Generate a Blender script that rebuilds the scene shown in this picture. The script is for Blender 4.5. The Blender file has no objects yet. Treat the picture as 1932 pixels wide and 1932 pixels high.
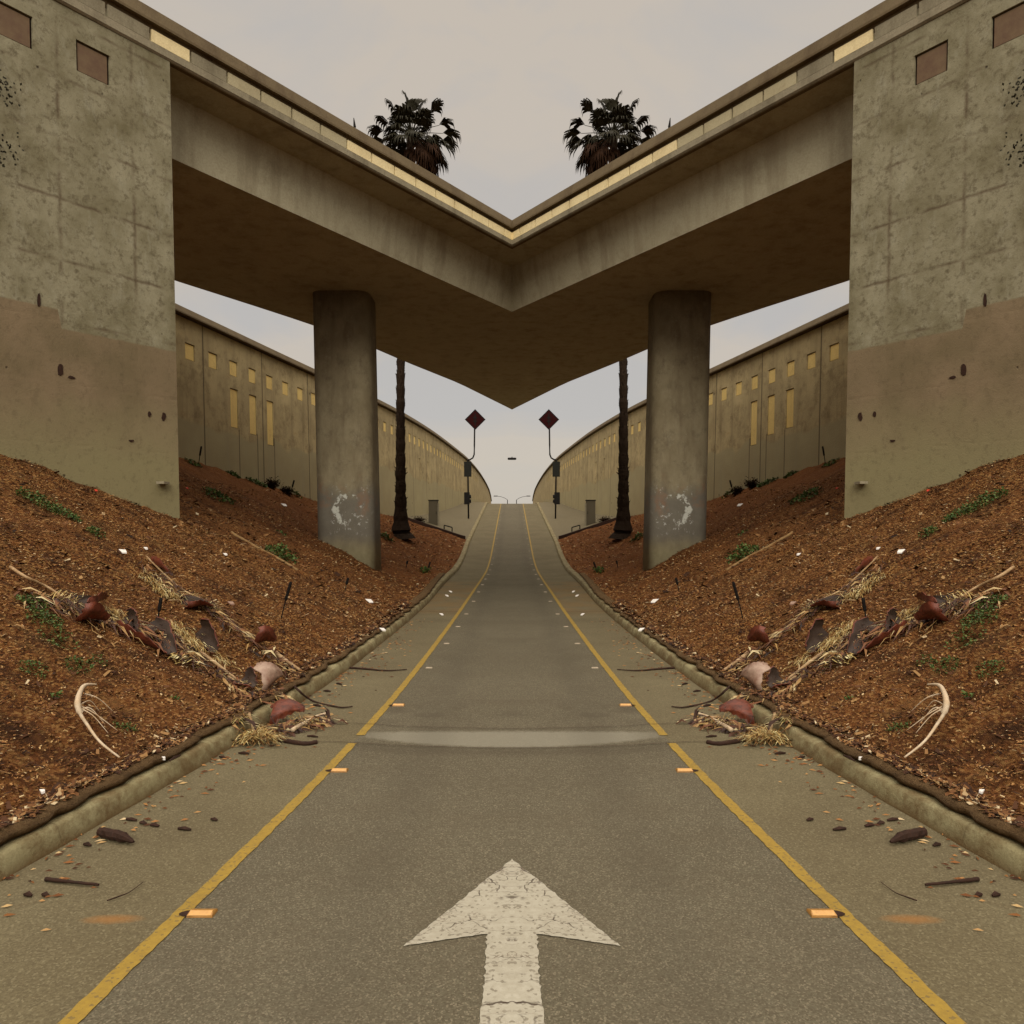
import bpy, math, random
import numpy as np
from mathutils import Vector, noise
random.seed(7)
SC = bpy.context.scene
COL = SC.collection
# ------------------------------------------------------------------ camera
CH, F, HOR = 1.6, 1450.0, 1000.0        # eye height (m), focal length and horizon in a 1932 px frame
cd = bpy.data.cameras.new("camera"); cam = bpy.data.objects.new("camera", cd); COL.objects.link(cam)
cam.location = (0, 0, CH); cam.rotation_euler = (math.radians(90), 0, 0)
cd.sensor_width = 36; cd.lens = 36 * F / 1932; cd.shift_y = (HOR - 966) / 1932
cd.clip_start = 0.05; cd.clip_end = 3000
SC.camera = cam
# ------------------------------------------------------------------ sky and sun (bright overcast)
SUN_EL, SUN_AZ = 30, 180
w = bpy.data.worlds.new("World"); SC.world = w; w.use_nodes = True
nt = w.node_tree; nt.nodes.clear()
sky = nt.nodes.new("ShaderNodeTexSky"); sky.sky_type = 'NISHITA'; sky.sun_disc = False
sky.sun_elevation = math.radians(SUN_EL); sky.sun_rotation = math.radians(SUN_AZ)
tc = nt.nodes.new("ShaderNodeTexCoord"); sep = nt.nodes.new("ShaderNodeSeparateXYZ"); ab = nt.nodes.new("ShaderNodeMath"); ab.operation = 'ABSOLUTE'
cmb = nt.nodes.new("ShaderNodeCombineXYZ")
nt.links.new(tc.outputs['Generated'], sep.inputs[0]); nt.links.new(sep.outputs[0], ab.inputs[0])
nt.links.new(ab.outputs[0], cmb.inputs[0]); nt.links.new(sep.outputs[1], cmb.inputs[1]); nt.links.new(sep.outputs[2], cmb.inputs[2])
nz = nt.nodes.new("ShaderNodeTexNoise"); nz.inputs['Scale'].default_value = 3.2; nz.inputs['Detail'].default_value = 6; nz.inputs['Distortion'].default_value = .6
mp = nt.nodes.new("ShaderNodeMapping"); mp.inputs['Scale'].default_value = (1, 1, 2.6)
nt.links.new(cmb.outputs[0], mp.inputs[0]); nt.links.new(mp.outputs[0], nz.inputs['Vector'])
cr = nt.nodes.new("ShaderNodeValToRGB"); cr.color_ramp.elements[0].position = .47; cr.color_ramp.elements[1].position = .63
cr.color_ramp.elements[0].color = (3.42, 3.02, 2.56, 1); cr.color_ramp.elements[1].color = (2.98, 2.82, 2.66, 1)
nt.links.new(nz.outputs[0], cr.inputs[0])
mx = nt.nodes.new("ShaderNodeMix"); mx.data_type = 'RGBA'; mx.inputs[0].default_value = .96
nt.links.new(sky.outputs[0], mx.inputs[6]); nt.links.new(cr.outputs[0], mx.inputs[7])
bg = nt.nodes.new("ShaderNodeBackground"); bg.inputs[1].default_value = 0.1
ow = nt.nodes.new("ShaderNodeOutputWorld")
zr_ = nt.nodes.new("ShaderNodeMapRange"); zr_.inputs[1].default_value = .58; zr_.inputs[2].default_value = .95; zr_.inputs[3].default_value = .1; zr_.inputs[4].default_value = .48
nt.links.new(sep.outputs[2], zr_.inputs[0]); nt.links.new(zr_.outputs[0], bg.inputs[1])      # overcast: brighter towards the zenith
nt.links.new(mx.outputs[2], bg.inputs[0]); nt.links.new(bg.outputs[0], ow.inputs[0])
sd = bpy.data.lights.new("sun", 'SUN'); sd.energy = 1.2; sd.angle = math.radians(30); sd.color = (1, .93, .80)
so = bpy.data.objects.new("sun", sd); COL.objects.link(so)
so.rotation_euler = (math.radians(90 - SUN_EL), 0, 0)      # from behind the viewer, high up
SC.view_settings.view_transform = 'Standard'; SC.view_settings.look = 'None'
SC.view_settings.exposure = .75; SC.view_settings.gamma = 1
SC.render.engine = 'CYCLES'

# ------------------------------------------------------------------ material helper
class G:
    """Tiny node-graph writer. Coordinates fold at x = 0, because the place is symmetrical about that plane."""
    def __init__(s, name, rough=.85, spec=.25):
        s.m = bpy.data.materials.new(name); s.m.use_nodes = True; s.t = s.m.node_tree
        s.b = s.t.nodes['Principled BSDF']; s.b.inputs['Roughness'].default_value = rough
        s.b.inputs['Specular IOR Level'].default_value = spec
        g = s.n('NewGeometry'); s.geo = g; x = s.n('SeparateXYZ'); s.l(g.outputs['Position'], x.inputs[0])
        s.x = s.ma('MULTIPLY', s.ma('ABSOLUTE', x.outputs[0]), -1); s.y = x.outputs[1]; s.z = x.outputs[2]
        s.p = s.vec(s.x, s.y, s.z)
    def n(s, k): return s.t.nodes.new('ShaderNode' + k)
    def l(s, a, b): s.t.links.new(a, b)
    def put(s, v, sock):
        if hasattr(v, 'links'): s.l(v, sock)
        elif v is not None:
            sock.default_value = v
    def ma(s, op, a, b=None, c=None):
        m = s.n('Math'); m.operation = op; s.put(a, m.inputs[0]); s.put(b, m.inputs[1])
        if c is not None: s.put(c, m.inputs[2])
        return m.outputs[0]
    def vec(s, x, y, z):
        c = s.n('CombineXYZ'); s.put(x, c.inputs[0]); s.put(y, c.inputs[1]); s.put(z, c.inputs[2]); return c.outputs[0]
    def noise(s, scale, detail=5, rough=.6, v=None, st=(1, 1, 1), dist=0):
        q = s.n('TexNoise'); m = s.n('Mapping'); m.inputs['Scale'].default_value = st
        s.l(v or s.p, m.inputs[0]); s.l(m.outputs[0], q.inputs['Vector'])
        q.inputs['Scale'].default_value = scale; q.inputs['Detail'].default_value = detail
        q.inputs['Roughness'].default_value = rough; q.inputs['Distortion'].default_value = dist
        return q.outputs[0]
    def vor(s, scale, feat='F1', out='Distance', st=(1, 1, 1), v=None, rnd=1):
        q = s.n('TexVoronoi'); q.feature = feat; m = s.n('Mapping'); m.inputs['Scale'].default_value = st
        s.l(v or s.p, m.inputs[0]); s.l(m.outputs[0], q.inputs['Vector']); q.inputs['Scale'].default_value = scale
        q.inputs['Randomness'].default_value = rnd
        return q.outputs[out]
    def ramp(s, v, lo, hi, a=0., b=1.):
        m = s.n('MapRange'); m.clamp = True; s.put(v, m.inputs[0])
        m.inputs[1].default_value = lo; m.inputs[2].default_value = hi; m.inputs[3].default_value = a; m.inputs[4].default_value = b
        return m.outputs[0]
    def cramp(s, v, stops):
        r = s.n('ValToRGB'); e = r.color_ramp.elements
        while len(e) < len(stops): e.new(.5)
        for i, (p, c) in enumerate(stops): e[i].position = p; e[i].color = (*c, 1)
        s.put(v, r.inputs[0]); return r.outputs[0]
    def mix(s, f, a, b, mode='MIX'):
        m = s.n('Mix'); m.data_type = 'RGBA'; m.blend_type = mode; s.put(f, m.inputs[0])
        for v, k in ((a, 6), (b, 7)):
            if hasattr(v, 'links'): s.l(v, m.inputs[k])
            else: m.inputs[k].default_value = (*v, 1)
        return m.outputs[2]
    def box(s, v, lo, hi, soft):      # 1 between lo and hi
        return s.ma('MULTIPLY', s.ramp(v, lo - soft, lo + soft), s.ramp(v, hi - soft, hi + soft, 1., 0.))
    def out(s, col, bump=None, dist=.02, strength=.6, rough=None):
        if hasattr(col, 'links'): s.l(col, s.b.inputs['Base Color'])
        else: s.b.inputs['Base Color'].default_value = (*col, 1)
        if bump is not None:
            b = s.n('Bump'); b.inputs['Strength'].default_value = strength; b.inputs['Distance'].default_value = dist
            s.l(bump, b.inputs['Height']); s.l(b.outputs[0], s.b.inputs['Normal'])
        if rough is not None: s.l(rough, s.b.inputs['Roughness'])
        return s.m

def mat_concrete(name, a, b, stain=(.09, .07, .04), scale=1.0, streak=.6):
    g = G(name)
    c = g.mix(g.noise(1.3 * scale, 7, .65), a, b)
    st = g.ramp(g.noise(2.2, 5, .6, st=(1, 1, .12)), .5, .72)
    c = g.mix(g.ma('MULTIPLY', st, streak), c, stain)
    c = g.mix(g.ramp(g.noise(3.3 * scale, 9, .82), .5, .66, 0, .4), c, stain)
    fine = g.noise(34 * scale, 4, .7)
    c = g.mix(g.ramp(fine, .35, .7, 0, .35), c, stain)
    return g.out(c, fine, .01, .5)

# big near wall: formwork joints, pits, cover-up paint on its lower half
def mat_abutment():
    g = G('abutment_concrete')
    c = g.mix(g.ramp(g.noise(1.6, 8, .68), .3, .7), (.31, .285, .19), (.15, .13, .07))
    blot = g.noise(5.5, 6, .75)
    c = g.mix(g.ramp(blot, .52, .72, 0, .75), c, (.085, .065, .032))
    c = g.mix(g.ramp(g.noise(4, 6, .7, st=(1, 1, .4)), .55, .75, 0, .6), c, (.33, .315, .23))
    c = g.mix(g.ramp(g.noise(11, 9, .85), .50, .62, 0, .45), c, (.09, .07, .04))
    # s runs along the wall
    sco = g.y
    wob = g.ma('MULTIPLY_ADD', g.noise(5, 4), .05, -.025)
    sv = g.ma('ADD', sco, wob); zv = g.ma('ADD', g.z, wob)
    def lines(v, off, step, wd):
        d = g.ma('ABSOLUTE', g.ma('SUBTRACT', g.ma('FLOORED_MODULO', g.ma('SUBTRACT', v, off - step / 2), step), step / 2))
        return g.ramp(d, 0, wd, 1., 0.)
    jn = g.ramp(g.noise(2.6, 5), .40, .62)
    j = g.ma('MAXIMUM', lines(sv, 11.24, .92, .035), lines(zv, 8.25, .9, .04))
    c = g.mix(g.ma('MULTIPLY', g.ma('MULTIPLY', j, jn), .8), c, (.085, .055, .03))
    # cover-up paint below the stepped line
    top = g.ma('MULTIPLY_ADD', g.ramp(sco, 11.19, 11.23, 1., 0.), .27, 4.55)
    pm = g.ramp(g.ma('SUBTRACT', top, g.ma('ADD', g.z, wob)), -.01, .02)
    pc = g.mix(g.ramp(g.noise(1.1, 6, .6), .35, .65), (.215, .158, .093), (.16, .122, .066))
    pc = g.mix(g.ramp(g.noise(7, 7, .7, st=(1, 1, .5)), .55, .75, 0, .5), pc, (.1, .075, .04))
    pc = g.mix(g.ramp(g.ma('ADD', g.z, g.noise(1.4)), 3.1, 4.2, 1, 0), pc, (.225, .195, .10))
    pc = g.mix(g.ramp(g.noise(9, 9, .85), .52, .64, 0, .4), pc, (.075, .055, .03))
    c = g.mix(pm, c, pc)
    vd = g.vor(2.3, st=(1, 1, .8)); pit = g.ramp(g.ma('ADD', vd, g.ma('MULTIPLY', g.noise(26), .07)), .055, .085, 1., 0.)
    c = g.mix(g.ma('MULTIPLY', pit, .8), c, (.03, .018, .01))
    vd2 = g.ramp(g.vor(9), .03, .07, 1., 0.); c = g.mix(g.ma('MULTIPLY', vd2, .5), c, (.06, .045, .025))
    g2 = g.noise(40, 5, .7)
    h = g.ma('SUBTRACT', g.ma('MULTIPLY', g2, .5), g.ma('ADD', g.ma('MULTIPLY', pit, 1.), g.ma('MULTIPLY', g.ma('MULTIPLY', j, jn), .25)))
    return g.out(c, h, .015, .7)

def mat_retaining():
    g = G('retaining_concrete')
    c = g.mix(g.ramp(g.noise(.8, 7, .65), .32, .68), (.56, .45, .24), (.36, .285, .15))
    c = g.mix(g.ramp(g.noise(1.6, 6, .7, st=(1, 1, 3)), .56, .7, 0, .6), c, (.46, .34, .16))
    c = g.mix(g.ramp(g.noise(2.4, 6, .65, st=(1, 1, .08)), .5, .7, 0, .45), c, (.16, .11, .055))
    c = g.mix(g.ramp(g.noise(1.9, 9, .8), .50, .62, 0, .5), c, (.17, .12, .055))
    top = g.ma('MULTIPLY_ADD', g.noise(.5, 2), 1.2, 4.2)
    low = g.ramp(g.ma('SUBTRACT', g.z, top), -.06, .06, 1., 0.)
    c = g.mix(low, c, g.mix(g.noise(1.2, 5), (.46, .40, .225), (.33, .27, .15)))
    st = g.ramp(g.noise(3.4, 4, .6, st=(1, 1, .06)), .55, .66)
    c = g.mix(g.ma('MULTIPLY', g.ma('MULTIPLY', st, g.ramp(g.z, 5.2, 4.2)), .55), c, (.36, .32, .20))
    def jl(off, step, wd):
        d = g.ma('ABSOLUTE', g.ma('SUBTRACT', g.ma('FLOORED_MODULO', g.ma('SUBTRACT', g.y, off - step / 2), step), step / 2))
        return g.ramp(d, 0, wd, 1., 0.)
    low2 = g.ma('MULTIPLY', g.box(g.y, 25.2, 28.8, .01), g.ramp(g.z, 5., 4.95, 0., 1.))
    j = g.ma('MAXIMUM', jl(23.85, 3.6, .05), g.ma('MULTIPLY', jl(25.85, 1.2, .04), low2))
    pit = g.ramp(g.ma('ADD', g.vor(.9), g.ma('MULTIPLY', g.noise(12), .12)), .10, .125, 1., 0.)
    c = g.mix(g.ma('MULTIPLY', pit, .7), c, (.04, .025, .015))
    c = g.mix(g.ma('MULTIPLY', j, .85), c, (.045, .028, .014))
    return g.out(c, g.ma('SUBTRACT', g.noise(18, 5, .7), j), .02, .6)

def mat_column():
    g = G('column_concrete')
    c = g.mix(g.ramp(g.noise(1.4, 7, .7, st=(1, 1, .6)), .3, .7), (.30, .26, .165), (.18, .145, .085))
    c = g.mix(g.ramp(g.noise(3, 5, .65, st=(1, 1, .2)), .5, .72, 0, .6), c, (.11, .075, .045))
    c = g.mix(g.ramp(g.noise(2.2, 8, .8), .52, .64, 0, .45), c, (.10, .075, .05))
    c = g.mix(g.ramp(g.noise(3.1, 8, .8), .56, .66, 0, .5), c, (.30, .27, .18))
    zz = g.ma('ADD', g.z, g.ma('MULTIPLY_ADD', g.noise(1.5, 6), .8, -.4))
    blue = g.mix(g.noise(3, 6, .7), (.19, .18, .15), (.10, .088, .07))
    c = g.mix(g.ma('MULTIPLY', g.box(zz, 1.2, 2.7, .25), .85), c, blue)
    c = g.mix(g.ma('MULTIPLY', g.ramp(zz, 1.3, .9), .8), c, g.mix(g.noise(5, 5), (.34, .31, .19), (.17, .15, .08)))
    rust = g.ma('MULTIPLY', g.box(zz, 2.0, 2.9, .2), g.ramp(g.noise(2.5, 5), .5, .62))
    c = g.mix(g.ma('MULTIPLY', rust, .5), c, (.25, .13, .07))
    # a peeled ring of pale paint
    dx = g.ma('SUBTRACT', g.x, -4.45); dz = g.ma('SUBTRACT', g.z, 2.15)
    dd = g.ma('POWER', g.ma('ADD', g.ma('MULTIPLY', dx, dx), g.ma('MULTIPLY', dz, dz)), .5)
    ring = g.box(g.ma('ADD', dd, g.ma('MULTIPLY_ADD', g.noise(5, 5), .3, -.15)), .30, .44, .02)
    ring = g.ma('MULTIPLY', ring, g.ramp(g.noise(6.5, 6, .7), .47, .51))
    ring = g.ma('MULTIPLY', ring, g.ramp(g.ma('SUBTRACT', dx, g.ma('MULTIPLY', dz, .3)), .12, .05))
    c = g.mix(ring, c, (.52, .53, .47))
    fl = g.ma('MULTIPLY', g.ramp(g.noise(7.5, 6, .75), .585, .605), g.ma('MULTIPLY', g.box(g.x, -4.95, -3.9, .1), g.box(g.z, 1.5, 2.75, .15)))
    c = g.mix(g.ma('MULTIPLY', fl, .8), c, (.46, .46, .42))
    return g.out(c, g.noise(28, 5, .7), .012, .6)

def mat_asphalt():
    g = G('asphalt', .9, .2)
    big = g.noise(.7, 5, .6)
    c = g.mix(g.ramp(big, .3, .7), (.15, .132, .086), (.112, .098, .062))
    gr = g.vor(150, out='Color'); s3 = g.n('SeparateColor'); g.l(gr, s3.inputs[0])
    c = g.mix(g.ramp(s3.outputs[0], .0, 1., 0, .65), c, (.06, .045, .028))
    c = g.mix(g.ramp(s3.outputs[1], .72, .97, 0, .7), c, (0.23, .195, .13))
    c = g.mix(g.ramp(g.noise(2.2, 6, .7), .45, .68, 0, .3), c, (.09, .07, .042))
    nn = g.noise(24, 5, .75); c = g.mix(g.ramp(nn, .5, .75, 0, .5), c, (.09, .07, .042))
    stn = g.ma('MULTIPLY', g.box(g.ma('ADD', g.y, g.ma('MULTIPLY', g.noise(2), .6)), 6.6, 7.4, .3), g.ramp(g.noise(2.6, 4), .5, .62))
    c = g.mix(g.ma('MULTIPLY', stn, .45), c, (.07, .055, .035))
    xx = g.ma('MULTIPLY', g.x, g.x); cen = g.ma('MULTIPLY_ADD', xx, .10, 5.88)
    edge = g.ma('MULTIPLY_ADD', xx, -.11, .235); d = g.ma('ABSOLUTE', g.ma('SUBTRACT', g.y, cen))
    ns = g.ma('MULTIPLY_ADD', g.noise(11, 7, .8), .16, -.08)
    band = g.ramp(g.ma('SUBTRACT', edge, g.ma('ADD', d, ns)), -.02, .05)
    c = g.mix(g.ma('MULTIPLY', g.ma('MULTIPLY', band, g.ramp(g.ma('ADD', g.x, ns), -1.35, -.9)), .62), c, (.27, .25, .19))
    dk = g.box(g.ma('ADD', g.ma('SUBTRACT', g.y, cen), ns), -.42, -.26, .06)
    c = g.mix(g.ma('MULTIPLY', dk, .3), c, (.05, .038, .024))
    tr = g.ma('MULTIPLY', g.box(g.ma('ADD', g.x, g.ma('MULTIPLY', g.noise(.5), .2)), -.68, -.40, .1), g.noise(.8, 4))
    c = g.mix(g.ma('MULTIPLY', tr, .35), c, (.06, .05, .034))
    return g.out(c, g.ma('ADD', s3.outputs[2], nn), .006, .7)

def mat_gutter():
    g = G('gutter_concrete', .9, .2)
    c = g.mix(g.ramp(g.noise(.9, 6, .6), .3, .7), (.175, .147, .082), (.125, .10, .054))
    sp = g.vor(130, out='Color'); s3 = g.n('SeparateColor'); g.l(sp, s3.inputs[0])
    c = g.mix(g.ramp(s3.outputs[0], 0, 1, 0, .5), c, (.06, .045, .024))
    c = g.mix(g.ramp(s3.outputs[1], .8, .98, 0, .4), c, (.27, .235, .14))
    d = g.ramp(g.noise(6, 7, .75), .6, .72); c = g.mix(g.ma('MULTIPLY', d, .5), c, (.10, .07, .035))
    dx = g.ma('SUBTRACT', g.x, -1.64); dy = g.ma('SUBTRACT', g.y, 3.16)
    dd = g.ma('ADD', g.ma('MULTIPLY', g.ma('MULTIPLY', dx, dx), 50.), g.ma('MULTIPLY', g.ma('MULTIPLY', dy, dy), 500.))
    c = g.mix(g.ma('MULTIPLY', g.ramp(g.ma('ADD', dd, g.noise(12)), .5, 1.5, 1., 0.), .6), c, (.30, .13, .03))
    cr_ = g.ma('ABSOLUTE', g.ma('SUBTRACT', g.y, g.ma('MULTIPLY_ADD', g.noise(.9), .3, 14.9)))
    c = g.mix(g.ma('MULTIPLY', g.ramp(cr_, 0, .12, 1., 0.), .7), c, (.07, .045, .025))
    dirt = g.ma('MULTIPLY', g.box(g.ma('ADD', g.y, g.noise(1.)), 15.3, 24, .8), g.ramp(g.noise(1.3, 5), .35, .6))
    c = g.mix(g.ma('MULTIPLY', dirt, .55), c, (.20, .12, .045))
    return g.out(c, g.ma('ADD', s3.outputs[2], g.noise(20, 5, .7)), .005, .6)

def mat_mulch_ground():
    g = G('mulch_soil', .95, .1)
    a = g.vor(60, out='Color', st=(1, .7, 1.3)); s3 = g.n('SeparateColor'); g.l(a, s3.inputs[0])
    c = g.cramp(s3.outputs[0], [(0, (.018, .008, .004)), (.35, (.12, .042, .013)), (.7, (.225, .095, .026)), (1, (.40, .23, .08))])
    big = g.noise(.55, 5, .6)
    c = g.mix(g.ramp(big, .4, .65, 0, .55), c, (.19, .075, .024))
    c = g.mix(g.ramp(g.noise(1.7, 7, .75), .48, .66, 0, .8), c, (.035, .015, .007))
    rill = g.noise(1.1, 5, .65, st=(.35, 2.6, .35))
    c = g.mix(g.ramp(rill, .54, .66, 0, .65), c, (.035, .017, .009)); c = g.mix(g.ramp(rill, .44, .34, 0, .35), c, (.22, .13, .05))
    far = g.ramp(g.y, 12, 22)
    c = g.mix(g.ma('MULTIPLY', far, .55), c, (.19, .065, .019))
    return g.out(c, g.ma('ADD', s3.outputs[1], g.ma('MULTIPLY', g.noise(9, 7, .75), 1.5)), .05, .9)

def mat_islands(name, stops, rough=.8, spec=.2):
    g = G(name, rough, spec)
    c = g.cramp(g.geo.outputs['Random Per Island'], stops)
    return g.out(c)

def mat_plain(name, a, b=None, scale=6, rough=.7, spec=.3, st=(1, 1, 1), bump=.4, metal=0):
    g = G(name, rough, spec); g.b.inputs['Metallic'].default_value = metal
    n_ = g.noise(scale, 6, .7, st=st)
    return g.out(g.mix(g.ramp(n_, .3, .7), a, b or tuple(x * .6 for x in a)), n_, .01, bump)

def mat_paint(name, col, worn, crack=False):
    g = G(name, .75, .25)
    n_ = g.noise(26, 6, .8); c = g.mix(g.ramp(n_, .3, .75), col, worn)
    c = g.mix(g.ramp(g.noise(2.2, 4), .4, .7, 0, .35), c, worn)
    sp = g.vor(90, out='Color'); s3 = g.n('SeparateColor'); g.l(sp, s3.inputs[0])
    c = g.mix(g.ramp(s3.outputs[0], .86, .93, 0, .55), c, (.10, .075, .045))
    if crack:
        wv = g.vec(g.ma('ADD', g.x, g.ma('MULTIPLY', g.noise(14), .08)), g.ma('ADD', g.y, g.ma('MULTIPLY', g.noise(10, 3), .12)), 0.)
        e = g.vor(8.5, 'DISTANCE_TO_EDGE', v=wv, st=(.55, 1.6, 1))
        c = g.mix(g.ma('MULTIPLY', g.ramp(e, .004, .022, 1., 0.), g.ramp(g.noise(6, 3), .42, .56)), c, (.05, .032, .02))
        e2 = g.vor(21, 'DISTANCE_TO_EDGE', v=wv, st=(.5, 1.7, 1))
        c = g.mix(g.ma('MULTIPLY', g.ramp(e2, .004, .03, .75, 0.), g.ramp(g.noise(4.3, 3), .52, .62)), c, (.12, .08, .05))
    return g.out(c, n_, .004, .5)

M = dict(
    abut=mat_abutment(), ret=mat_retaining(), col=mat_column(), asphalt=mat_asphalt(), gutter=mat_gutter(), soil=mat_mulch_ground(),
    recess=mat_plain('brown_panel', (.17, .115, .06), (.11, .06, .035), 4),
    web=mat_concrete('girder_concrete', (.50, .465, .33), (.37, .335, .225), (.19, .15, .09), .8, .6),
    barrier=mat_concrete('barrier_concrete', (.17, .125, .065), (.11, .08, .04), (.06, .035, .015)),
    ledge=mat_concrete('ledge_concrete', (.33, .29, .20), (.26, .225, .15)),
    cream=mat_concrete('cream_panel', (.90, .77, .47), (.82, .68, .37), (.45, .33, .15), 1, .3),
    cream2=mat_concrete('pale_panel', (.50, .44, .28), (.40, .35, .22), (.25, .2, .11), 1, .3),
    grey=mat_concrete('grey_panel', (.30, .265, .18), (.24, .21, .14)),
    gold=mat_concrete('golden_panel', (.95, .74, .30), (.88, .64, .22), (.55, .36, .12), 1, .25),
    
    verge=mat_concrete('verge_concrete', (.18, .15, .085), (.13, .108, .06), (.09, .06, .03), 2, .1),
    yellow=mat_paint('yellow_paint', (.36, .235, .035), (.22, .14, .03)),
    white=mat_paint('white_paint', (.44, .41, .325), (.30, .27, .20), True),
    patch=mat_paint('patch_grey', (.27, .245, .18), (.20, .178, .122)),
    chips=mat_islands('bark_chips', [(0, (.03, .012, .006)), (.3, (.10, .036, .012)), (.55, (.21, .085, .025)), (.78, (.33, .165, .055)), (.94, (.42, .28, .12)), (1, (.54, .42, .25))]),
    straw=mat_islands('straw', [(0, (.14, .06, .02)), (.35, (.33, .19, .06)), (.7, (.50, .38, .14)), (1, (.66, .58, .32))]),
    weed=mat_islands('weed_leaf', [(0, (.03, .055, .012)), (.5, (.055, .10, .02)), (1, (.12, .17, .04))], .6, .3),
    boot=mat_plain('boot_red', (.20, .045, .019), (.055, .016, .010), 14, .5, .4, (1, 2.5, 1), .8),
    bootin=mat_plain('boot_inside', (.05, .03, .02), (.03, .018, .012), 9, .6, .3),
    bootpale=mat_plain('boot_pale', (.38, .27, .20), (.16, .07, .04), 9, .5, .4),
    stalk=mat_plain('stalk_tan', (.46, .32, .17), (.25, .14, .06), 14, .6, .3),
    flakes=mat_islands('bark_flakes', [(0, (.015, .007, .004)), (.4, (.07, .027, .010)), (.75, (.17, .075, .025)), (.93, (.28, .16, .06)), (1, (.55, .45, .28))]),
    husk=mat_islands('dry_husk', [(0, (.012, .006, .004)), (.4, (.07, .024, .010)), (.65, (.17, .065, .022)), (.85, (.34, .21, .07)), (1, (.60, .50, .28))], .6, .3),
    logtan=mat_plain('buried_stalk', (.30, .19, .08), (.16, .09, .035), 9, .8, .2),
    bone=mat_plain('bleached_wood', (.62, .52, .38), (.40, .26, .13), 12, .6, .3),
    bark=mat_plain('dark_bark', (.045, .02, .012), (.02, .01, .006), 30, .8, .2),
    trunk=mat_plain('palm_trunk', (.035, .022, .014), (.016, .010, .006), 5, .95, .1, (1, 1, 5), 1),
    frond=mat_plain('palm_frond', (.030, .026, .013), (.016, .014, .007), 3, .7, .15),
    deadfrond=mat_plain('dead_frond', (.04, .018, .008), (.018, .008, .004), 3, .8, .1),
    black=mat_plain('black_metal', (.006, .005, .0045), (.01, .008, .0065), 8, .7, .15),
    red=mat_plain('sign_red', (.03, .003, .003), (.02, .002, .002), 5, .8, .1),
    green=mat_plain('dark_green_metal', (.012, .012, .008), (.007, .007, .005), 5, .7, .2),
    box=mat_concrete('cabinet_grey', (.10, .085, .055), (.075, .06, .04)),
    litter=mat_plain('white_litter', (.80, .77, .72), (.6, .55, .5), 9, .5, .4),
    redleaf=mat_plain('red_scrap', (.70, .06, .02), (.5, .04, .02), 9, .5, .4),
    orange=mat_plain('marker_orange', (.44, .22, .05), (.30, .14, .03), 40, .35, .5),
    mwhite=mat_plain('marker_pale', (.36, .29, .19), (.24, .18, .11), 40, .35, .5),
    lens=mat_plain('amber_reflector', (.62, .34, .09), (.5, .25, .06), 40, .2, .6),
    blanket=None)
g = G('fibre_blanket', .95, .1)
n1 = g.noise(7, 8, .8, st=(1, 1, 1)); n2 = g.noise(40, 5, .8)
M['blanket'] = None
g2_ = G('kerb_concrete'); c_ = g2_.mix(g2_.ramp(g2_.noise(2.5, 7, .7), .35, .65), (.32, .285, .155), (.20, .165, .08))
d_ = g2_.ma('ABSOLUTE', g2_.ma('SUBTRACT', g2_.ma('FLOORED_MODULO', g2_.ma('ADD', g2_.y, g2_.ma('MULTIPLY', g2_.noise(9), .10)), 2.63), 1.31))
c_ = g2_.mix(g2_.ramp(d_, 0, .010, .5, 0.), c_, (.07, .045, .02))
c_ = g2_.mix(g2_.ramp(g2_.noise(4.5, 8, .8), .42, .58, 0, .85), c_, (.13, .085, .035))
g2_.l(g2_.n('NewGeometry').outputs[0], g2_.n('SeparateXYZ').inputs[0])
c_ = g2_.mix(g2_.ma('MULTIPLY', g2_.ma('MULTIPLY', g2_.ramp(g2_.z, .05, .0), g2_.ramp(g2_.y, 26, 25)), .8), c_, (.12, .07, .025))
M['kerb'] = g2_.out(c_, g2_.noise(28, 6, .75), .012, .8)
M['blanket'] = g.out(g.mix(g.ramp(n2, .3, .7, 0, .6), g.mix(g.ramp(n1, .3, .7), (.16, .09, .04), (.06, .03, .013)), (.27, .18, .085)), g.ma('ADD', n1, n2), .04, 1.)

# ------------------------------------------------------------------ the lie of the land
def itp(tab, v): return float(np.interp(v, [t[0] for t in tab], [t[1] for t in tab]))
KERB = [(-20, 2.75), (0, 2.62), (2, 2.5), (3.6, 2.34), (4.7, 2.17), (5.2, 2.11), (7.5, 1.94), (9, 1.88), (13, 1.82), (17, 1.84), (23, 2.02), (31, 2.13), (41, 2.27), (50, 2.25), (69, 2.2), (300, 2.2)]
LINE = [(-20, 1.75), (0, 1.62), (2.6, 1.435), (3.2, 1.375), (4.2, 1.29), (5.2, 1.22), (7, 1.135), (9, 1.09), (11, 1.065), (15, 1.03), (25, .99), (69, .99), (300, .99)]
def smt(tab):
    xs = np.arange(-20, 300, .25); ys = np.interp(xs, [t[0] for t in tab], [t[1] for t in tab]); k = np.ones(7) / 7
    ys2 = np.convolve(np.pad(ys, 3, 'edge'), k, 'valid'); return list(zip(xs, ys2))
def interp_fn(tab):
    t = smt(tab); xs = np.array([a for a, _ in t]); ys = np.array([b for _, b in t]); return lambda v: float(np.interp(v, xs, ys))
kerbX = interp_fn(KERB); lineX = interp_fn(LINE)
def zr(Y):
    if Y < 28: return 0.
    if Y < 38: return .0055 * (Y - 28) ** 2
    if Y < 68: return .55 + .11 * (Y - 38)
    if Y < 72: return 3.85 + .11 * (Y - 68) - .0175 * (Y - 68) ** 2
    return 4.01 - .03 * (Y - 72) if Y < 100 else 3.17
x0_ = [(-20, 2.0), (8, 2.0), (13, 2.1), (17, 2.5), (21, 3.0), (31, 3.1), (37, 2.8), (42, 2.45), (300, 2.45)]
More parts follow.
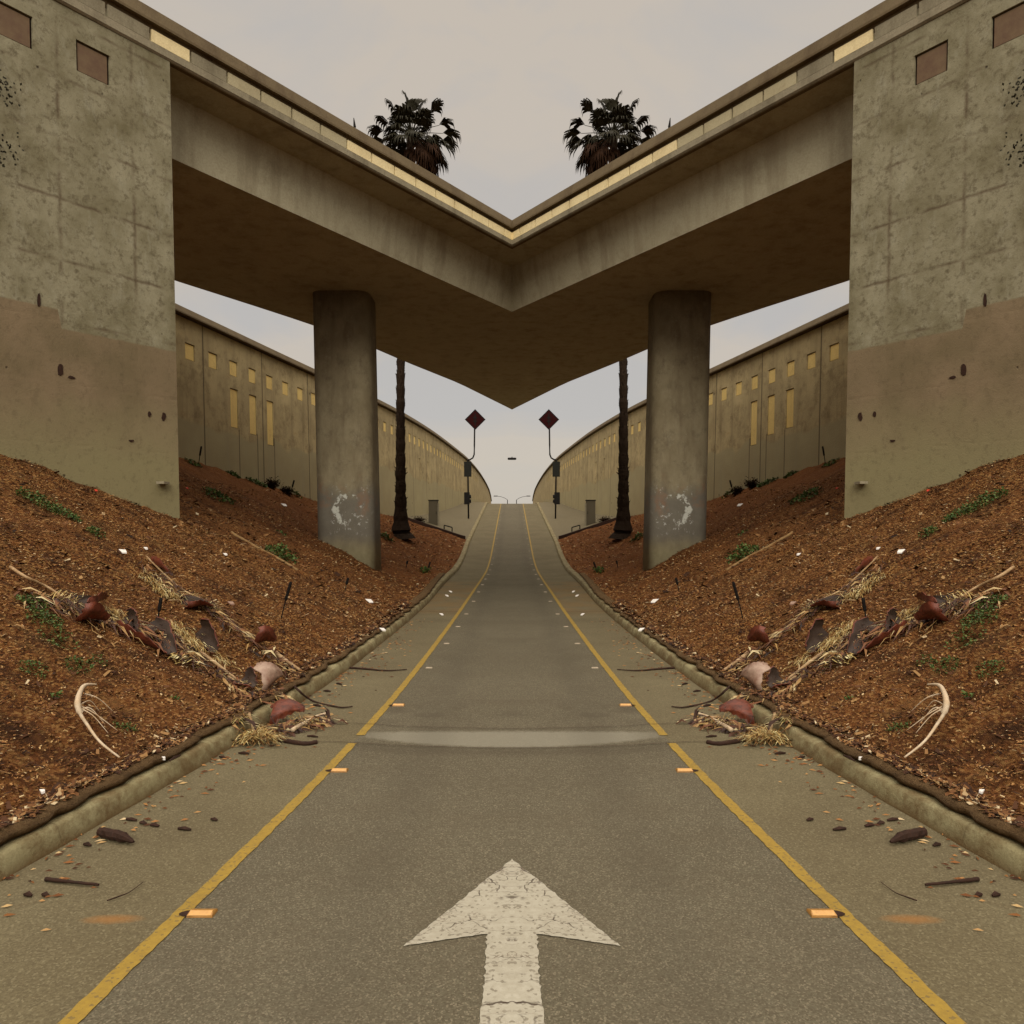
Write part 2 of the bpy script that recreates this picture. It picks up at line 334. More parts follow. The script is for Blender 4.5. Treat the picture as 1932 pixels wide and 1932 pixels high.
S_ = [(-20, .55), (6, .55), (9, .51), (13, .50), (18, .54), (31, .55), (37.5, .46), (42, .33), (50, .25), (69, .05), (300, .05)]
def zbase(a, Y):
    k = kerbX(Y) + .22; x0 = max(itp(x0_, Y), k); s = itp(S_, Y); d = a - x0
    sp = (.12 * math.log1p(math.exp(d / .12)) if d < 2 else d) - .08
    return zr(Y) + .11 + s * max(sp, 0)
def bump(a, Y):
    v = noise.noise(Vector((a * .7, Y * .5, 3))) * .13 + noise.noise(Vector((a * 2.3, Y * 1.9, 9))) * .05 + noise.noise(Vector((a * 7, Y * 6, 5))) * .036 + noise.noise(Vector((a * 15, Y * 14, 5))) * .012 + noise.noise(Vector((a * .45, Y * 2.1, 12))) * .055
    return v * min(1, max(0, (a - kerbX(Y) - .1) / .5))
def zg(X, Y):
    a = abs(X); k = kerbX(Y)
    if a < k: return zr(Y)
    if a < k + .2: return zr(Y) + .13
    return zbase(a, Y) + (bump(a, Y) if Y < 42 else 0)
def at(px, py, lift=0.):
    """Point of the ground seen at (px, py) of the 1932 px photograph."""
    dx, dz = (px - 966) / F, (HOR - py) / F
    Y = 1.6; st = .01
    while Y < 160:
        if CH + dz * Y < zg(dx * Y, Y): break
        if 20 < Y < 42 and abs(dx * Y) > np.interp(Y, [17.5, 22.4, 31, 37.5, 42.3], [10.75, 9.7, 8.15, 6.88, 6.1]) - .28: break      # foot of the far wall
        Y += st * max(1, Y * .4)
    return Vector((dx * Y, Y, zg(dx * Y, Y) + lift))

# ------------------------------------------------------------------ mesh helpers
class MB:
    def __init__(s): s.v = []; s.f = []
    def add(s, vs, fs):
        o = len(s.v); s.v += [tuple(v) for v in vs]; s.f += [tuple(i + o for i in f) for f in fs]; return s
    def quad(s, a, b, c, d): return s.add([a, b, c, d], [(0, 1, 2, 3)])
    def box(s, x0, x1, y0, y1, z0, z1):
        v = [(x, y, z) for z in (z0, z1) for x, y in ((x0, y0), (x1, y0), (x1, y1), (x0, y1))]
        return s.add(v, [(3, 2, 1, 0), (4, 5, 6, 7), (0, 1, 5, 4), (1, 2, 6, 5), (2, 3, 7, 6), (3, 0, 4, 7)])
    def loft(s, rings, close=True, cap=True):
        n = len(rings[0]); vs = [p for r in rings for p in r]; fs = []
        for i in range(len(rings) - 1):
            for j in range(n if close else n - 1):
                k = (j + 1) % n; fs.append((i * n + j, i * n + k, (i + 1) * n + k, (i + 1) * n + j))
        if cap and close: fs += [tuple(range(n))[::-1], tuple((len(rings) - 1) * n + j for j in range(n))]
        return s.add(vs, fs)
    def tube(s, pts, rad, n=8, jit=0.):
        pts = [Vector(p) for p in pts]; rad = rad if isinstance(rad, (list, tuple)) else [rad] * len(pts); rings = []
        for i, p in enumerate(pts):
            d = (pts[min(i + 1, len(pts) - 1)] - pts[max(i - 1, 0)]).normalized()
            u = d.cross(Vector((0, 0, 1)));  u = u if u.length > .05 else d.cross(Vector((0, 1, 0))); u.normalize(); v_ = d.cross(u)
            rings.append([p + (u * math.cos(6.2832 * k / n) + v_ * math.sin(6.2832 * k / n)) * rad[i] * (1 + random.uniform(-jit, jit)) for k in range(n)])
        return s.loft(rings)
def P(name, mb, mat, parent=None, smooth=False, mats=None):
    me = bpy.data.meshes.new(name); off = parent.location if parent else Vector((0, 0, 0))
    q = parent
    while q is not None and q.parent is not None: q = q.parent; off = off + q.location
    me.from_pydata([(v[0] - off[0], v[1] - off[1], v[2] - off[2]) for v in mb.v], [], mb.f)
    me.materials.append(mat)
    if smooth: me.polygons.foreach_set('use_smooth', [True] * len(me.polygons))
    me.update(); o = bpy.data.objects.new(name, me); COL.objects.link(o); o.parent = parent
    return o
def tag(o, label, cat, group=None, kind=None):
    if label: o['label'] = label
    if cat: o['category'] = cat
    if group: o['group'] = group
    if kind: o['kind'] = kind
    return o
def T(name, loc, label, cat, group=None):
    o = bpy.data.objects.new(name, None); COL.objects.link(o); o.location = loc; return tag(o, label, cat, group)
def one(name, mb, mat, label, cat, group=None, smooth=False):
    """A thing of a single mesh, with its origin at its own base."""
    n = len(mb.v); c = Vector((sum(v[0] for v in mb.v) / n, sum(v[1] for v in mb.v) / n, min(v[2] for v in mb.v)))
    mb.v = [(v[0] - c[0], v[1] - c[1], v[2] - c[2]) for v in mb.v]
    o = P(name, mb, mat, None, smooth); o.location = c; return tag(o, label, cat, group)
def struct(name, mb, mat, smooth=False):
    return tag(P(name, mb, mat, None, smooth), None, None, None, 'structure')
def mirror(o, parent=None):
    """The same thing on the other side of the path (reflected in x = 0)."""
    c = o.copy(); COL.objects.link(c); c.parent = parent; c.location.x = -o.location.x
    if o.type == 'MESH':
        me = o.data.copy(); n = len(me.vertices); a = np.empty(n * 3, 'f'); me.vertices.foreach_get('co', a); a[0::3] *= -1
        me.vertices.foreach_set('co', a); me.flip_normals(); me.update(); c.data = me
    if 'label' in o.keys(): c['label'] = o['label'].replace('left', '\0').replace('right', 'left').replace('\0', 'right')
    for ch in list(o.children): mirror(ch, c)
    return c
def both(o):
    if 'label' in o.keys() and 'left' not in o['label']: o['label'] = o['label'] + ', left side'
    mirror(o); return o

# ------------------------------------------------------------------ ground, road, kerb, embankments
gm = MB(); gm.quad((-900, -300, -.6), (900, -300, -.6), (900, 1500, -.6), (-900, 1500, -.6)); struct('ground', gm, M['soil'])
ys = list(np.arange(-14, 0, 1.)) + list(np.arange(0, 12, .25)) + list(np.arange(12, 40, .5)) + list(np.arange(40, 76, .5)) + [80, 90, 100, 130, 180, 260]
m = MB(); m.loft([[(lineX(y) * t, y, zr(y)) for t in (-1, -.6, -.2, .2, .6, 1)] for y in ys], close=False); m.f = [f[::-1] for f in m.f]
struct('road', m, M['asphalt'])
m = MB(); m.loft([[(-kerbX(y) - .02, y, zr(y)), (-(kerbX(y) + lineX(y)) / 2, y, zr(y)), (-lineX(y), y, zr(y))] for y in ys], close=False); m.f = [f[::-1] for f in m.f]
both(struct('road_shoulder', m, M['gutter']))
def strip(c0, c1, y0, y1, lift=.004, step=.12, jag=.004):
    m = MB(); R = []
    y = y0
    while y <= y1:
        R.append([(c0(y) + random.uniform(-jag, jag), y, zr(y) + lift), (c1(y) + random.uniform(-jag, jag), y, zr(y) + lift)]); y += step * max(1, y / 8)
    m.loft(R, close=False); m.f = [f[::-1] for f in m.f]; return m
o = P('lane_line', strip(lambda y: -lineX(y) - .033, lambda y: -lineX(y) + .033, 1.2, 5.80, step=.04), M['yellow'])
both(tag(o, None, None, None, 'structure'))
o = P('lane_line', strip(lambda y: -lineX(y) - .033, lambda y: -lineX(y) + .033, 5.98, 70, step=.05), M['yellow'])
both(tag(o, None, None, None, 'structure'))
# thin tar joints
for y0, a in ((5.615, .9), (6.17, 1.0), (7.02, .0)):
    if a: 
        m = MB(); R = []
        for i in range(61):
            x = -1.5 + 3. * i / 60; y = y0 + .17 * min(1, abs(x) / 1.3) ** 2 + .012 * noise.noise(Vector((abs(x) * 5, y0, 0)))
            R.append([(x, y - .0035, .009), (x, y + .0035, .009)])
        m.loft(R, close=False); struct('tar_joint', m, M['bark'])
# white arrow with a worn edge
def jag(a, b, n, amp):
    out = []
    for i in range(n):
        t = i / n; out.append((a[0] + (b[0] - a[0]) * t + random.uniform(-amp, amp), a[1] + (b[1] - a[1]) * t + random.uniform(-amp, amp)))
    return out
L = jag((0, 3.73), (-.415, 2.95), 40, .004) + jag((-.415, 2.95), (-.098, 3.04), 16, .0025) + jag((-.098, 3.04), (-.103, 2.2), 50, .006)
L[0] = (0, 3.73); L.append((-.1, 2.2))
m = MB(); n_ = len(L)
poly = [(x, y, .0045) for x, y in L] + [(-x, y, .0045) for x, y in L[1:][::-1]]
m.add(poly, [tuple(range(len(poly)))]); struct('lane_arrow', m, M['white'])
# kerb: rolled concrete edge
def kring(y):
    k = kerbX(y); z = zr(y); j = .010 * noise.noise(Vector((y * 3, 1, 7))); k += .012 * noise.noise(Vector((y * 2.2, 5, 7)))
    zt = z + .115 + j
    return [(-k + .025, y, z - .1), (-k + .012, y, z + .012), (-k - .002, y, z + .05), (-k - .012, y, zt - .018), (-k - .035, y, zt - .002 + .006 * noise.noise(Vector((y * 11, 2, 7)))), (-k - .18, y, zt + .004), (-k - .22, y, zt - .01), (-k - .22, y, z - .1)]
KY = list(np.arange(-6, 2, .12)) + list(np.arange(2, 14, .04)) + list(np.arange(14, 76, .6))
m = MB(); m.loft([kring(y) for y in KY]); kerb = struct('kerb', m, M['kerb'], True); both(kerb)
# embankment, one for each side
AY = list(np.arange(-6, 2, .4)) + list(np.arange(2, 9, .05)) + list(np.arange(9, 16, .09)) + list(np.arange(16, 42.01, .2))
def arow(y):
    k = kerbX(y) + .17; us = np.concatenate([np.arange(0, 3, .05), np.arange(3, 6, .12), np.arange(6, 16, .5)]); r = []
    for u in us:
        a = k + u; z = zbase(a, y) + bump(a, y) + (0 if u > .02 else -.1)
        r.append((-a, y, min(z, zr(y) + 6.2)))
    return r
m = MB(); m.loft([arow(y) for y in AY], close=False); m.f = [f[::-1] for f in m.f]; both(struct('embankment', m, M['soil'], True))
VY = list(np.arange(42.01, 76, .5)) + [80, 90, 110, 180, 260]
m = MB(); m.loft([[(-(kerbX(y) + .2 + u), y, zbase(kerbX(y) + .2 + u, y)) for u in (0, .5, 1, 2, 3, 4, 6, 9)] for y in VY], close=False); m.f = [f[::-1] for f in m.f]
both(struct('verge', m, M['verge'], False))
# timber-dark border where mulch meets the paved verge
m = MB(); m.loft([[(x, 41.9, zbase(-x, 41.9) - .1), (x, 42.15, zbase(-x, 42) - .1), (x, 42.15, zbase(-x, 42) + .16), (x, 41.9, zbase(-x, 41.9) + .16)] for x in np.arange(-6.3, -2.3, .25)])
both(one('border_board', m, M['bark'], 'low dark border board between brown mulch and paved verge on the left side', 'border'))
# fibre blanket rolled along the back of the kerb, with a ragged lip hanging over it
m = MB(); R = []
y = -3.
while y < 26:
    k = kerbX(y); s1 = noise.noise(Vector((y * 2.1, 4, 2))); s2 = noise.noise(Vector((y * 4.6, 8, 2)))
    lip = -k - .085 + .06 * max(-.6, s1) + .045 * s2 + .015 * noise.noise(Vector((y * 13, 8, 2))); z = zr(y); hh = .008 + .03 * abs(noise.noise(Vector((y * 2.6, 1, 1))))
    fade = max(0, min(1, (26 - y) / 8))
    lip = lip * fade + (-k - .22) * (1 - fade); zb = z + .128; zt = zb + .012 + hh * fade
    q = lambda a: noise.noise(Vector((a * 9, y * 8, 3))) * .014
    R.append([(lip - .10, y, zb - .03), (lip - .03, y, zb - .006), (lip + .02, y, zb), (lip + .035, y, zt + q(1)), (lip - .03, y, zt + .02 + q(2)), (lip - .10, y, max(zt + .015, zbase(-lip + .10, y) + .03) + q(3)),
              (lip - .17, y, zbase(-lip + .17, y) + .025 + q(4)), (lip - .27, y, zbase(-lip + .27, y) + bump(-lip + .27, y) - .03)])
    y += .03 * max(1, y / 7)
BR = R
m.loft(R, close=False); m.f = [f[::-1] for f in m.f]
both(tag(P('fibre_blanket', m, M['blanket'], None, True), 'ragged brown fibre blanket rolled along the back of the left kerb', 'erosion blanket'))

# bark chips, needles and crumbs on the bank
def chips(seed, zones, dens, size, name, mat, label):
    rng = np.random.default_rng(seed); V = []; Fc = []
    for (y0, y1, a0, a1, n) in zones:
        for _ in range(n):
            Y = rng.uniform(y0, y1); k = kerbX(Y); a = k + .25 + (a1 - a0) * rng.uniform(0, 1) ** 1.1
            z = zbase(a, Y) + bump(a, Y)
            ln = rng.uniform(.3, 1.) * size * max(1, Y / 7); wd = ln * rng.uniform(.14, .45)
            th = rng.uniform(0, 6.283); tl = rng.uniform(-.5, .5)
            ux = Vector((math.cos(th), math.sin(th), tl)) * ln * .5; uy = Vector((-math.sin(th), math.cos(th), rng.uniform(-.7, .7))) * wd * .5
            c = Vector((-a, Y, z + .006 + rng.uniform(0, .02)))
            o = len(V); V += [c - ux - uy, c + ux - uy * .6, c + ux * .8 + uy, c - ux * .9 + uy]; Fc.append((o, o + 1, o + 2, o + 3))
    for _ in range(9000):      # crumbs lying on the blanket
        i = int(len(BR) * rng.uniform(.05, .8) ** 1.0); a_ = BR[min(i, len(BR) - 2)]; k = int(rng.integers(4, len(a_) - 1)); t = rng.uniform(0, 1)
        c = Vector(a_[k]).lerp(Vector(a_[k + 1]), t) + Vector((0, rng.uniform(-.02, .02), .008)); Y = c.y
        ln = rng.uniform(.3, 1.) * size * max(1, Y / 7); wd = ln * rng.uniform(.14, .45); th = rng.uniform(0, 6.283)
        ux = Vector((math.cos(th), math.sin(th), rng.uniform(-.5, .5))) * ln * .5; uy = Vector((-math.sin(th), math.cos(th), rng.uniform(-.7, .7))) * wd * .5
        o = len(V); V += [c - ux - uy, c + ux - uy * .6, c + ux * .8 + uy, c - ux * .9 + uy]; Fc.append((o, o + 1, o + 2, o + 3))
    m = MB(); m.v = [tuple(v) for v in V]; m.f = Fc
    return both(tag(P(name, m, mat), label, 'mulch', None, 'stuff'))
chips(3, [(1.8, 4.5, -.06, 3.2, 26000), (4.5, 8, -.06, 4.6, 42000), (8, 13, -.06, 5, 26000), (13, 22, 0, 6, 13000), (22, 41, 0, 6, 6000)], 1, .025, 'mulch', M['chips'],
      'brown bark mulch chips covering the left bank')

chips(8, [(1.8, 5, 0, 3.2, 1100), (5, 9, 0, 4.6, 1700), (9, 16, 0, 5, 900)], 1, .075, 'coarse_mulch', M['flakes'],
      'larger bark flakes and leaves strewn over the left bank')
# ------------------------------------------------------------------ walls with recessed panels
LEAN = .022
def wall_thing(name, path, zb, zt, openings, mat, thick, label, cat, partname, lean=True, loc=None):
    """path: list of (x, y) plan points; openings: (y0, y1, z0, z1, material, part name) on its face."""
    ysb = sorted(set([p[1] for p in path] + [q for o_ in openings for q in o_[:2]])); zs = sorted(set([zb, zt] + [q for o_ in openings for q in o_[2:4]]))
    px = [p[0] for p in path]; py = [p[1] for p in path]
    X = lambda y: float(np.interp(y, py, px))
    def pt(y, z, d=0.):
        e = .05; tx, ty = X(y + e) - X(y - e), 2 * e; L_ = math.hypot(tx, ty); nx, ny = ty / L_, -tx / L_      # towards the path
        if y <= py[0] + e or y >= py[-1] - e: tx, ty = (X(py[0] + 2 * e) - px[0], 2 * e) if y < (py[0] + py[-1]) / 2 else (px[-1] - X(py[-1] - 2 * e), 2 * e); L_ = math.hypot(tx, ty); nx, ny = ty / L_, -tx / L_
        return (X(y) - d * nx - (LEAN * (z - 1.8) if lean else 0), y - d * ny, z)
    root = T(name, loc or Vector((px[len(px) // 2], py[len(py) // 2], 0)), label, cat)
    m = MB()
    for i in range(len(ysb) - 1):
        for j in range(len(zs) - 1):
            yc, zc = (ysb[i] + ysb[i + 1]) / 2, (zs[j] + zs[j + 1]) / 2
            if any(o_[0] < yc < o_[1] and o_[2] < zc < o_[3] for o_ in openings): continue
            m.quad(pt(ysb[i], zs[j]), pt(ysb[i + 1], zs[j]), pt(ysb[i + 1], zs[j + 1]), pt(ysb[i], zs[j + 1]))
        m.quad(pt(ysb[i], zb, thick), pt(ysb[i], zt, thick), pt(ysb[i + 1], zt, thick), pt(ysb[i + 1], zb, thick))
        m.quad(pt(ysb[i], zt), pt(ysb[i + 1], zt), pt(ysb[i + 1], zt, thick), pt(ysb[i], zt, thick))
    for e in (0, -1): m.quad(pt(ysb[e], zb), pt(ysb[e], zt), pt(ysb[e], zt, thick), pt(ysb[e], zb, thick))
    D = .05
    for (a, b, c, d, pm, pn) in openings:
        m.quad(pt(a, c), pt(b, c), pt(b, c, D), pt(a, c, D)); m.quad(pt(a, d), pt(a, d, D), pt(b, d, D), pt(b, d))
        m.quad(pt(a, c), pt(a, c, D), pt(a, d, D), pt(a, d)); m.quad(pt(b, c), pt(b, d), pt(b, d, D), pt(b, c, D))
    P('wall', m, mat, root)
    for (a, b, c, d, pm, pn) in openings:
        m = MB(); q = MB()
        e = .024
        m.loft([[pt(a + e, c + e, D - .022), pt(b - e, c + e, D - .022), pt(b - e, d - e, D - .022), pt(a + e, d - e, D - .022)][::-1], [pt(a + e, c + e, D + .01), pt(b - e, c + e, D + .01), pt(b - e, d - e, D + .01), pt(a + e, d - e, D + .01)][::-1]])
        pn_ = P(pn, m, pm, root)
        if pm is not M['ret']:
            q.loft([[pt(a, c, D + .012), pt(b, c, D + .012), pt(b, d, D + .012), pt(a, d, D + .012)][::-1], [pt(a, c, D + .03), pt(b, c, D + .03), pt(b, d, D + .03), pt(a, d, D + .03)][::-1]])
            P('recess_shade_back', q, M['bark'], pn_)  # dark plate showing round the panel, standing in for shade in the recess
    return root, pt
# near abutment wall
FX = lambda y: -5.68 + .684 * (y - 12.7)
ap = [(-5.49 - .70 * (12.7 - y), y) for y in (8.6, 10, 11, 12, 12.7)]
sq = [(y, y + .41, 8.46, 8.93, M['recess'], 'recessed_panel') for y in (8.77, 9.67, 10.57, 11.47)]
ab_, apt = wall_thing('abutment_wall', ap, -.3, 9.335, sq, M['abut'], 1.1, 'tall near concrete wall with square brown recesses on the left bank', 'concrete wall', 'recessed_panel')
m = MB(); rr = random.Random(4)
# spalled scars and small ledges on the wall
for (y_, z_, w_, h_) in ((10.98, 4.9, .03, .22), (11.2, 3.95, .05, .2), (11.33, 3.85, .05, .05), (12.5, 3.45, .04, .17), (12.3, 3.45, .03, .1), (12.05, 3.0, .05, .05)):
    c = Vector(apt(y_, z_, -.012)); pts = []
    for k in range(9):
        an = k / 9 * 6.283; r_ = rr.uniform(.6, 1.1); pts.append((c.x + math.cos(an) * w_ * r_ * .58, c.y + math.cos(an) * w_ * r_ * .82, c.z + math.sin(an) * h_ * .5 * r_))
    b = [(p[0] - .02, p[1] + .015, p[2]) for p in pts]; m.loft([b, pts])
P('spalled_scar', m, M['bark'], ab_)
m = MB(); c = apt(12.42, 1.98 + .38, -.04); m.box(c[0] - .03, c[0] + .10, c[1] - .1, c[1] + .1, c[2] - .02, c[2] + .02); P('ledge_block', m, M['ledge'], ab_)
both(ab_)
# far retaining wall
fp = [(-10.75, 17.5), (-9.7, 22.4), (-8.98, 26.7), (-8.15, 31), (-7.4, 34.8), (-6.88, 37.5), (-6.1, 42.3), (-5.2, 50.6), (-4.63, 58.9), (-4.0, 69.3), (-3.7, 80), (-3.55, 91), (-3.5, 105), (-3.58, 121.6), (-3.95, 145), (-4.5, 171)]
xs_ = [p[0] for p in fp]; ys_ = [p[1] for p in fp]
yy = np.arange(17.5, 171.1, .75); xx = np.interp(yy, ys_, xs_); kk = np.ones(9) / 9
for _ in range(2): xx = np.convolve(np.pad(xx, 4, 'edge'), kk, 'valid')
xx[:5] = np.interp(yy[:5], ys_, xs_); xx[-5:] = np.interp(yy[-5:], ys_, xs_)
fpath = list(zip(xx.tolist(), yy.tolist()))
ops = []; y = 18.15
k = 0
while y < 84:
    ops.append((y, y + .48, 6.72, 7.22, M['gold'], 'square_panel')); y += 1.2
for y, zb_ in ((24.95, 5.0), (26.2, 4.92), (27.4, 4.68)): ops.append((y + .02, y + .5, zb_, 6.3, M['gold'], 'tall_panel'))
for y in (47.2, 49.6): ops.append((y, y + .5, 4.6, 6.0, M['ret'], 'tall_panel'))
# snap panels to the regular grid of the upper row
ops2 = []
for o_ in ops:
    o_ = list(o_)
    if o_[5] == 'tall_panel':
        j = round((o_[0] - 18.15) / 1.2); o_[0] = 18.15 + 1.2 * j; o_[1] = o_[0] + .48
    ops2.append(tuple(o_))
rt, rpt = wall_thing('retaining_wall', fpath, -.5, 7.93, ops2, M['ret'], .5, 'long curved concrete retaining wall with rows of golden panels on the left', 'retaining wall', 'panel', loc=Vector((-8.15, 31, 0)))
rings = []
for (x_, y_) in fpath:
    rings.append([rpt(y_, z_, d_) for d_, z_ in ((-.17, 7.97), (-.17, 8.01), (-.06, 8.22), (.3, 8.22), (.3, 7.97))])
m = MB(); m.loft(rings); P('barrier', m, M['barrier'], rt)
# graffiti-cover streaks and old stains: pale run-off at the foot
both(rt)

# ------------------------------------------------------------------ overpass (both halves meet over the path)
ov = T('overpass', Vector((0, 21, 0)), 'concrete road overpass whose two halves meet in a V over the path', 'bridge')
def off(y, d):     # point on the fascia line moved d metres away from the viewer
    n = math.hypot(.684, 1); return (FX(y) - d / n, y + d * .684 / n)
CY = 12.7 + 5.68 / .684     # fascia meets x = 0 here
def fpoint(y, d, z):
    """fascia line offset; kept on or left of the mirror plane"""
    x, q = off(y, d); return (x, q, z)
def fstrip(y0, y1, prof):
    """prism along the fascia; prof = [(d, z)...]; the centre end is mitred on x = 0"""
    R = []
    for y in (y0, y1):
        r = []
        for d, z in prof:
            x, q = off(y, d)
            if y >= CY - 1e-6:
                q = CY + d * math.hypot(.684, 1) / .684; x = 0
            r.append((x, q, z))
        R.append(r)
    return R
def part_both(name, mbd, mat):
    a = P(name, mbd, mat, ov); mirror(a, ov); return a
m = MB(); m.loft(fstrip(7, CY, [(-.07, 9.80), (-.07, 9.84), (-.01, 10.06), (.16, 10.06), (.16, 9.80)])); part_both('barrier', m, M['barrier'])
m = MB(); m.loft(fstrip(7, CY, [(-.02, 9.34), (-.05, 9.37), (-.05, 9.49), (.02, 9.49), (.02, 9.34)][::-1])); part_both('ledge', m, M['ledge'])
m = MB(); m.loft(fstrip(7, CY, [(.02, 9.34), (.02, 9.36), (.03, 9.36), (.03, 9.80), (.16, 9.80), (1.4, 9.75), (1.4, 9.34)])); part_both('edge_beam', m, M['barrier'])
j = -9
while True:
    y0 = 13.03 + .59 * j; y1 = min(y0 + .59, CY)
    if y0 > CY - .05: break
    g_ = .018
    mt = M['grey'] if j <= -2 else (M['cream'] if j == -1 or j >= 5 else (M['cream2'] if j >= 1 else M['grey']))  # grey to cream towards the centre: reflected light put into the panel colours
    m = MB(); m.loft(fstrip(y0 + g_, y1 - g_ if y1 < CY else CY, [(-.012, 9.52), (-.012, 9.72), (.028, 9.72), (.028, 9.52)][::-1]))
    part_both('fascia_panel', m, mt); j += 1
# girder: overhang soffit, inclined web, flat soffit, far edge
def girder():
    top = lambda t: Vector((-6.04 + 6.04 * t, 13.53 + (22.55 - 13.53) * t, 9.30)); bot = lambda t: Vector((-6.0 + 6.0 * t, 13.53 + (23.05 - 13.53) * t, 8.15))
    rp = [(-12.2, 13.5), (-10.4, 17.0), (-8.9, 20.1), (-7.6, 22.35), (-6.4, 24.5), (-5.15, 27.2), (-4.2, 29.8), (-2.37, 34.3), (0, 41.8)]
    tt = np.linspace(-.25, 1, 26)
    ry = [p[1] for p in rp]; rx = [p[0] for p in rp]
    sl = np.linspace(ry[0], ry[-1], 26)
    R = []
    for i, t in enumerate(tt):
        a = top(t); b = bot(t); rr_ = Vector((float(np.interp(sl[i], ry, rx)), float(sl[i]), 8.15))
        fy = 12.7 + (CY - 12.7) * (t * 1.0); f = off(max(fy, 8), .01)
        if i == len(tt) - 1: f = (0, CY + .01); a.x = b.x = rr_.x = 0
        R.append([(f[0], f[1], 9.345), tuple(a), tuple(b), tuple(rr_), (rr_.x - .05 if i < len(tt) - 1 else 0, rr_.y + .05, 9.35), (rr_.x - .05 if i < len(tt) - 1 else 0, rr_.y + .06, 9.70), (f[0] - .0, f[1] + .04, 9.70)])
    return R
R = girder()
m = MB(); m.loft(R); m.f = [f for f in m.f]
part_both('girder', m, M['web'])
# column
def rrect(x0, x1, y0, y1, r, z, n=6):
    pts = []
    for cx, cy, a0 in ((x1 - r, y1 - r, 0), (x0 + r, y1 - r, 90), (x0 + r, y0 + r, 180), (x1 - r, y0 + r, 270)):
        for k in range(n + 1):
            a = math.radians(a0 + 90 * k / n); pts.append((cx + r * math.cos(a) - LEAN * (z - .8), cy + r * math.sin(a), z))
    return pts
m = MB(); m.loft([rrect(-5.36, -3.78, 21, 22.5, .34, z) for z in (-.3, 2, 4, 6, 8.16)])
both(one('bridge_column', m, M['col'], 'thick concrete column with peeling paint, holding up the overpass on the left bank', 'column', None, True))

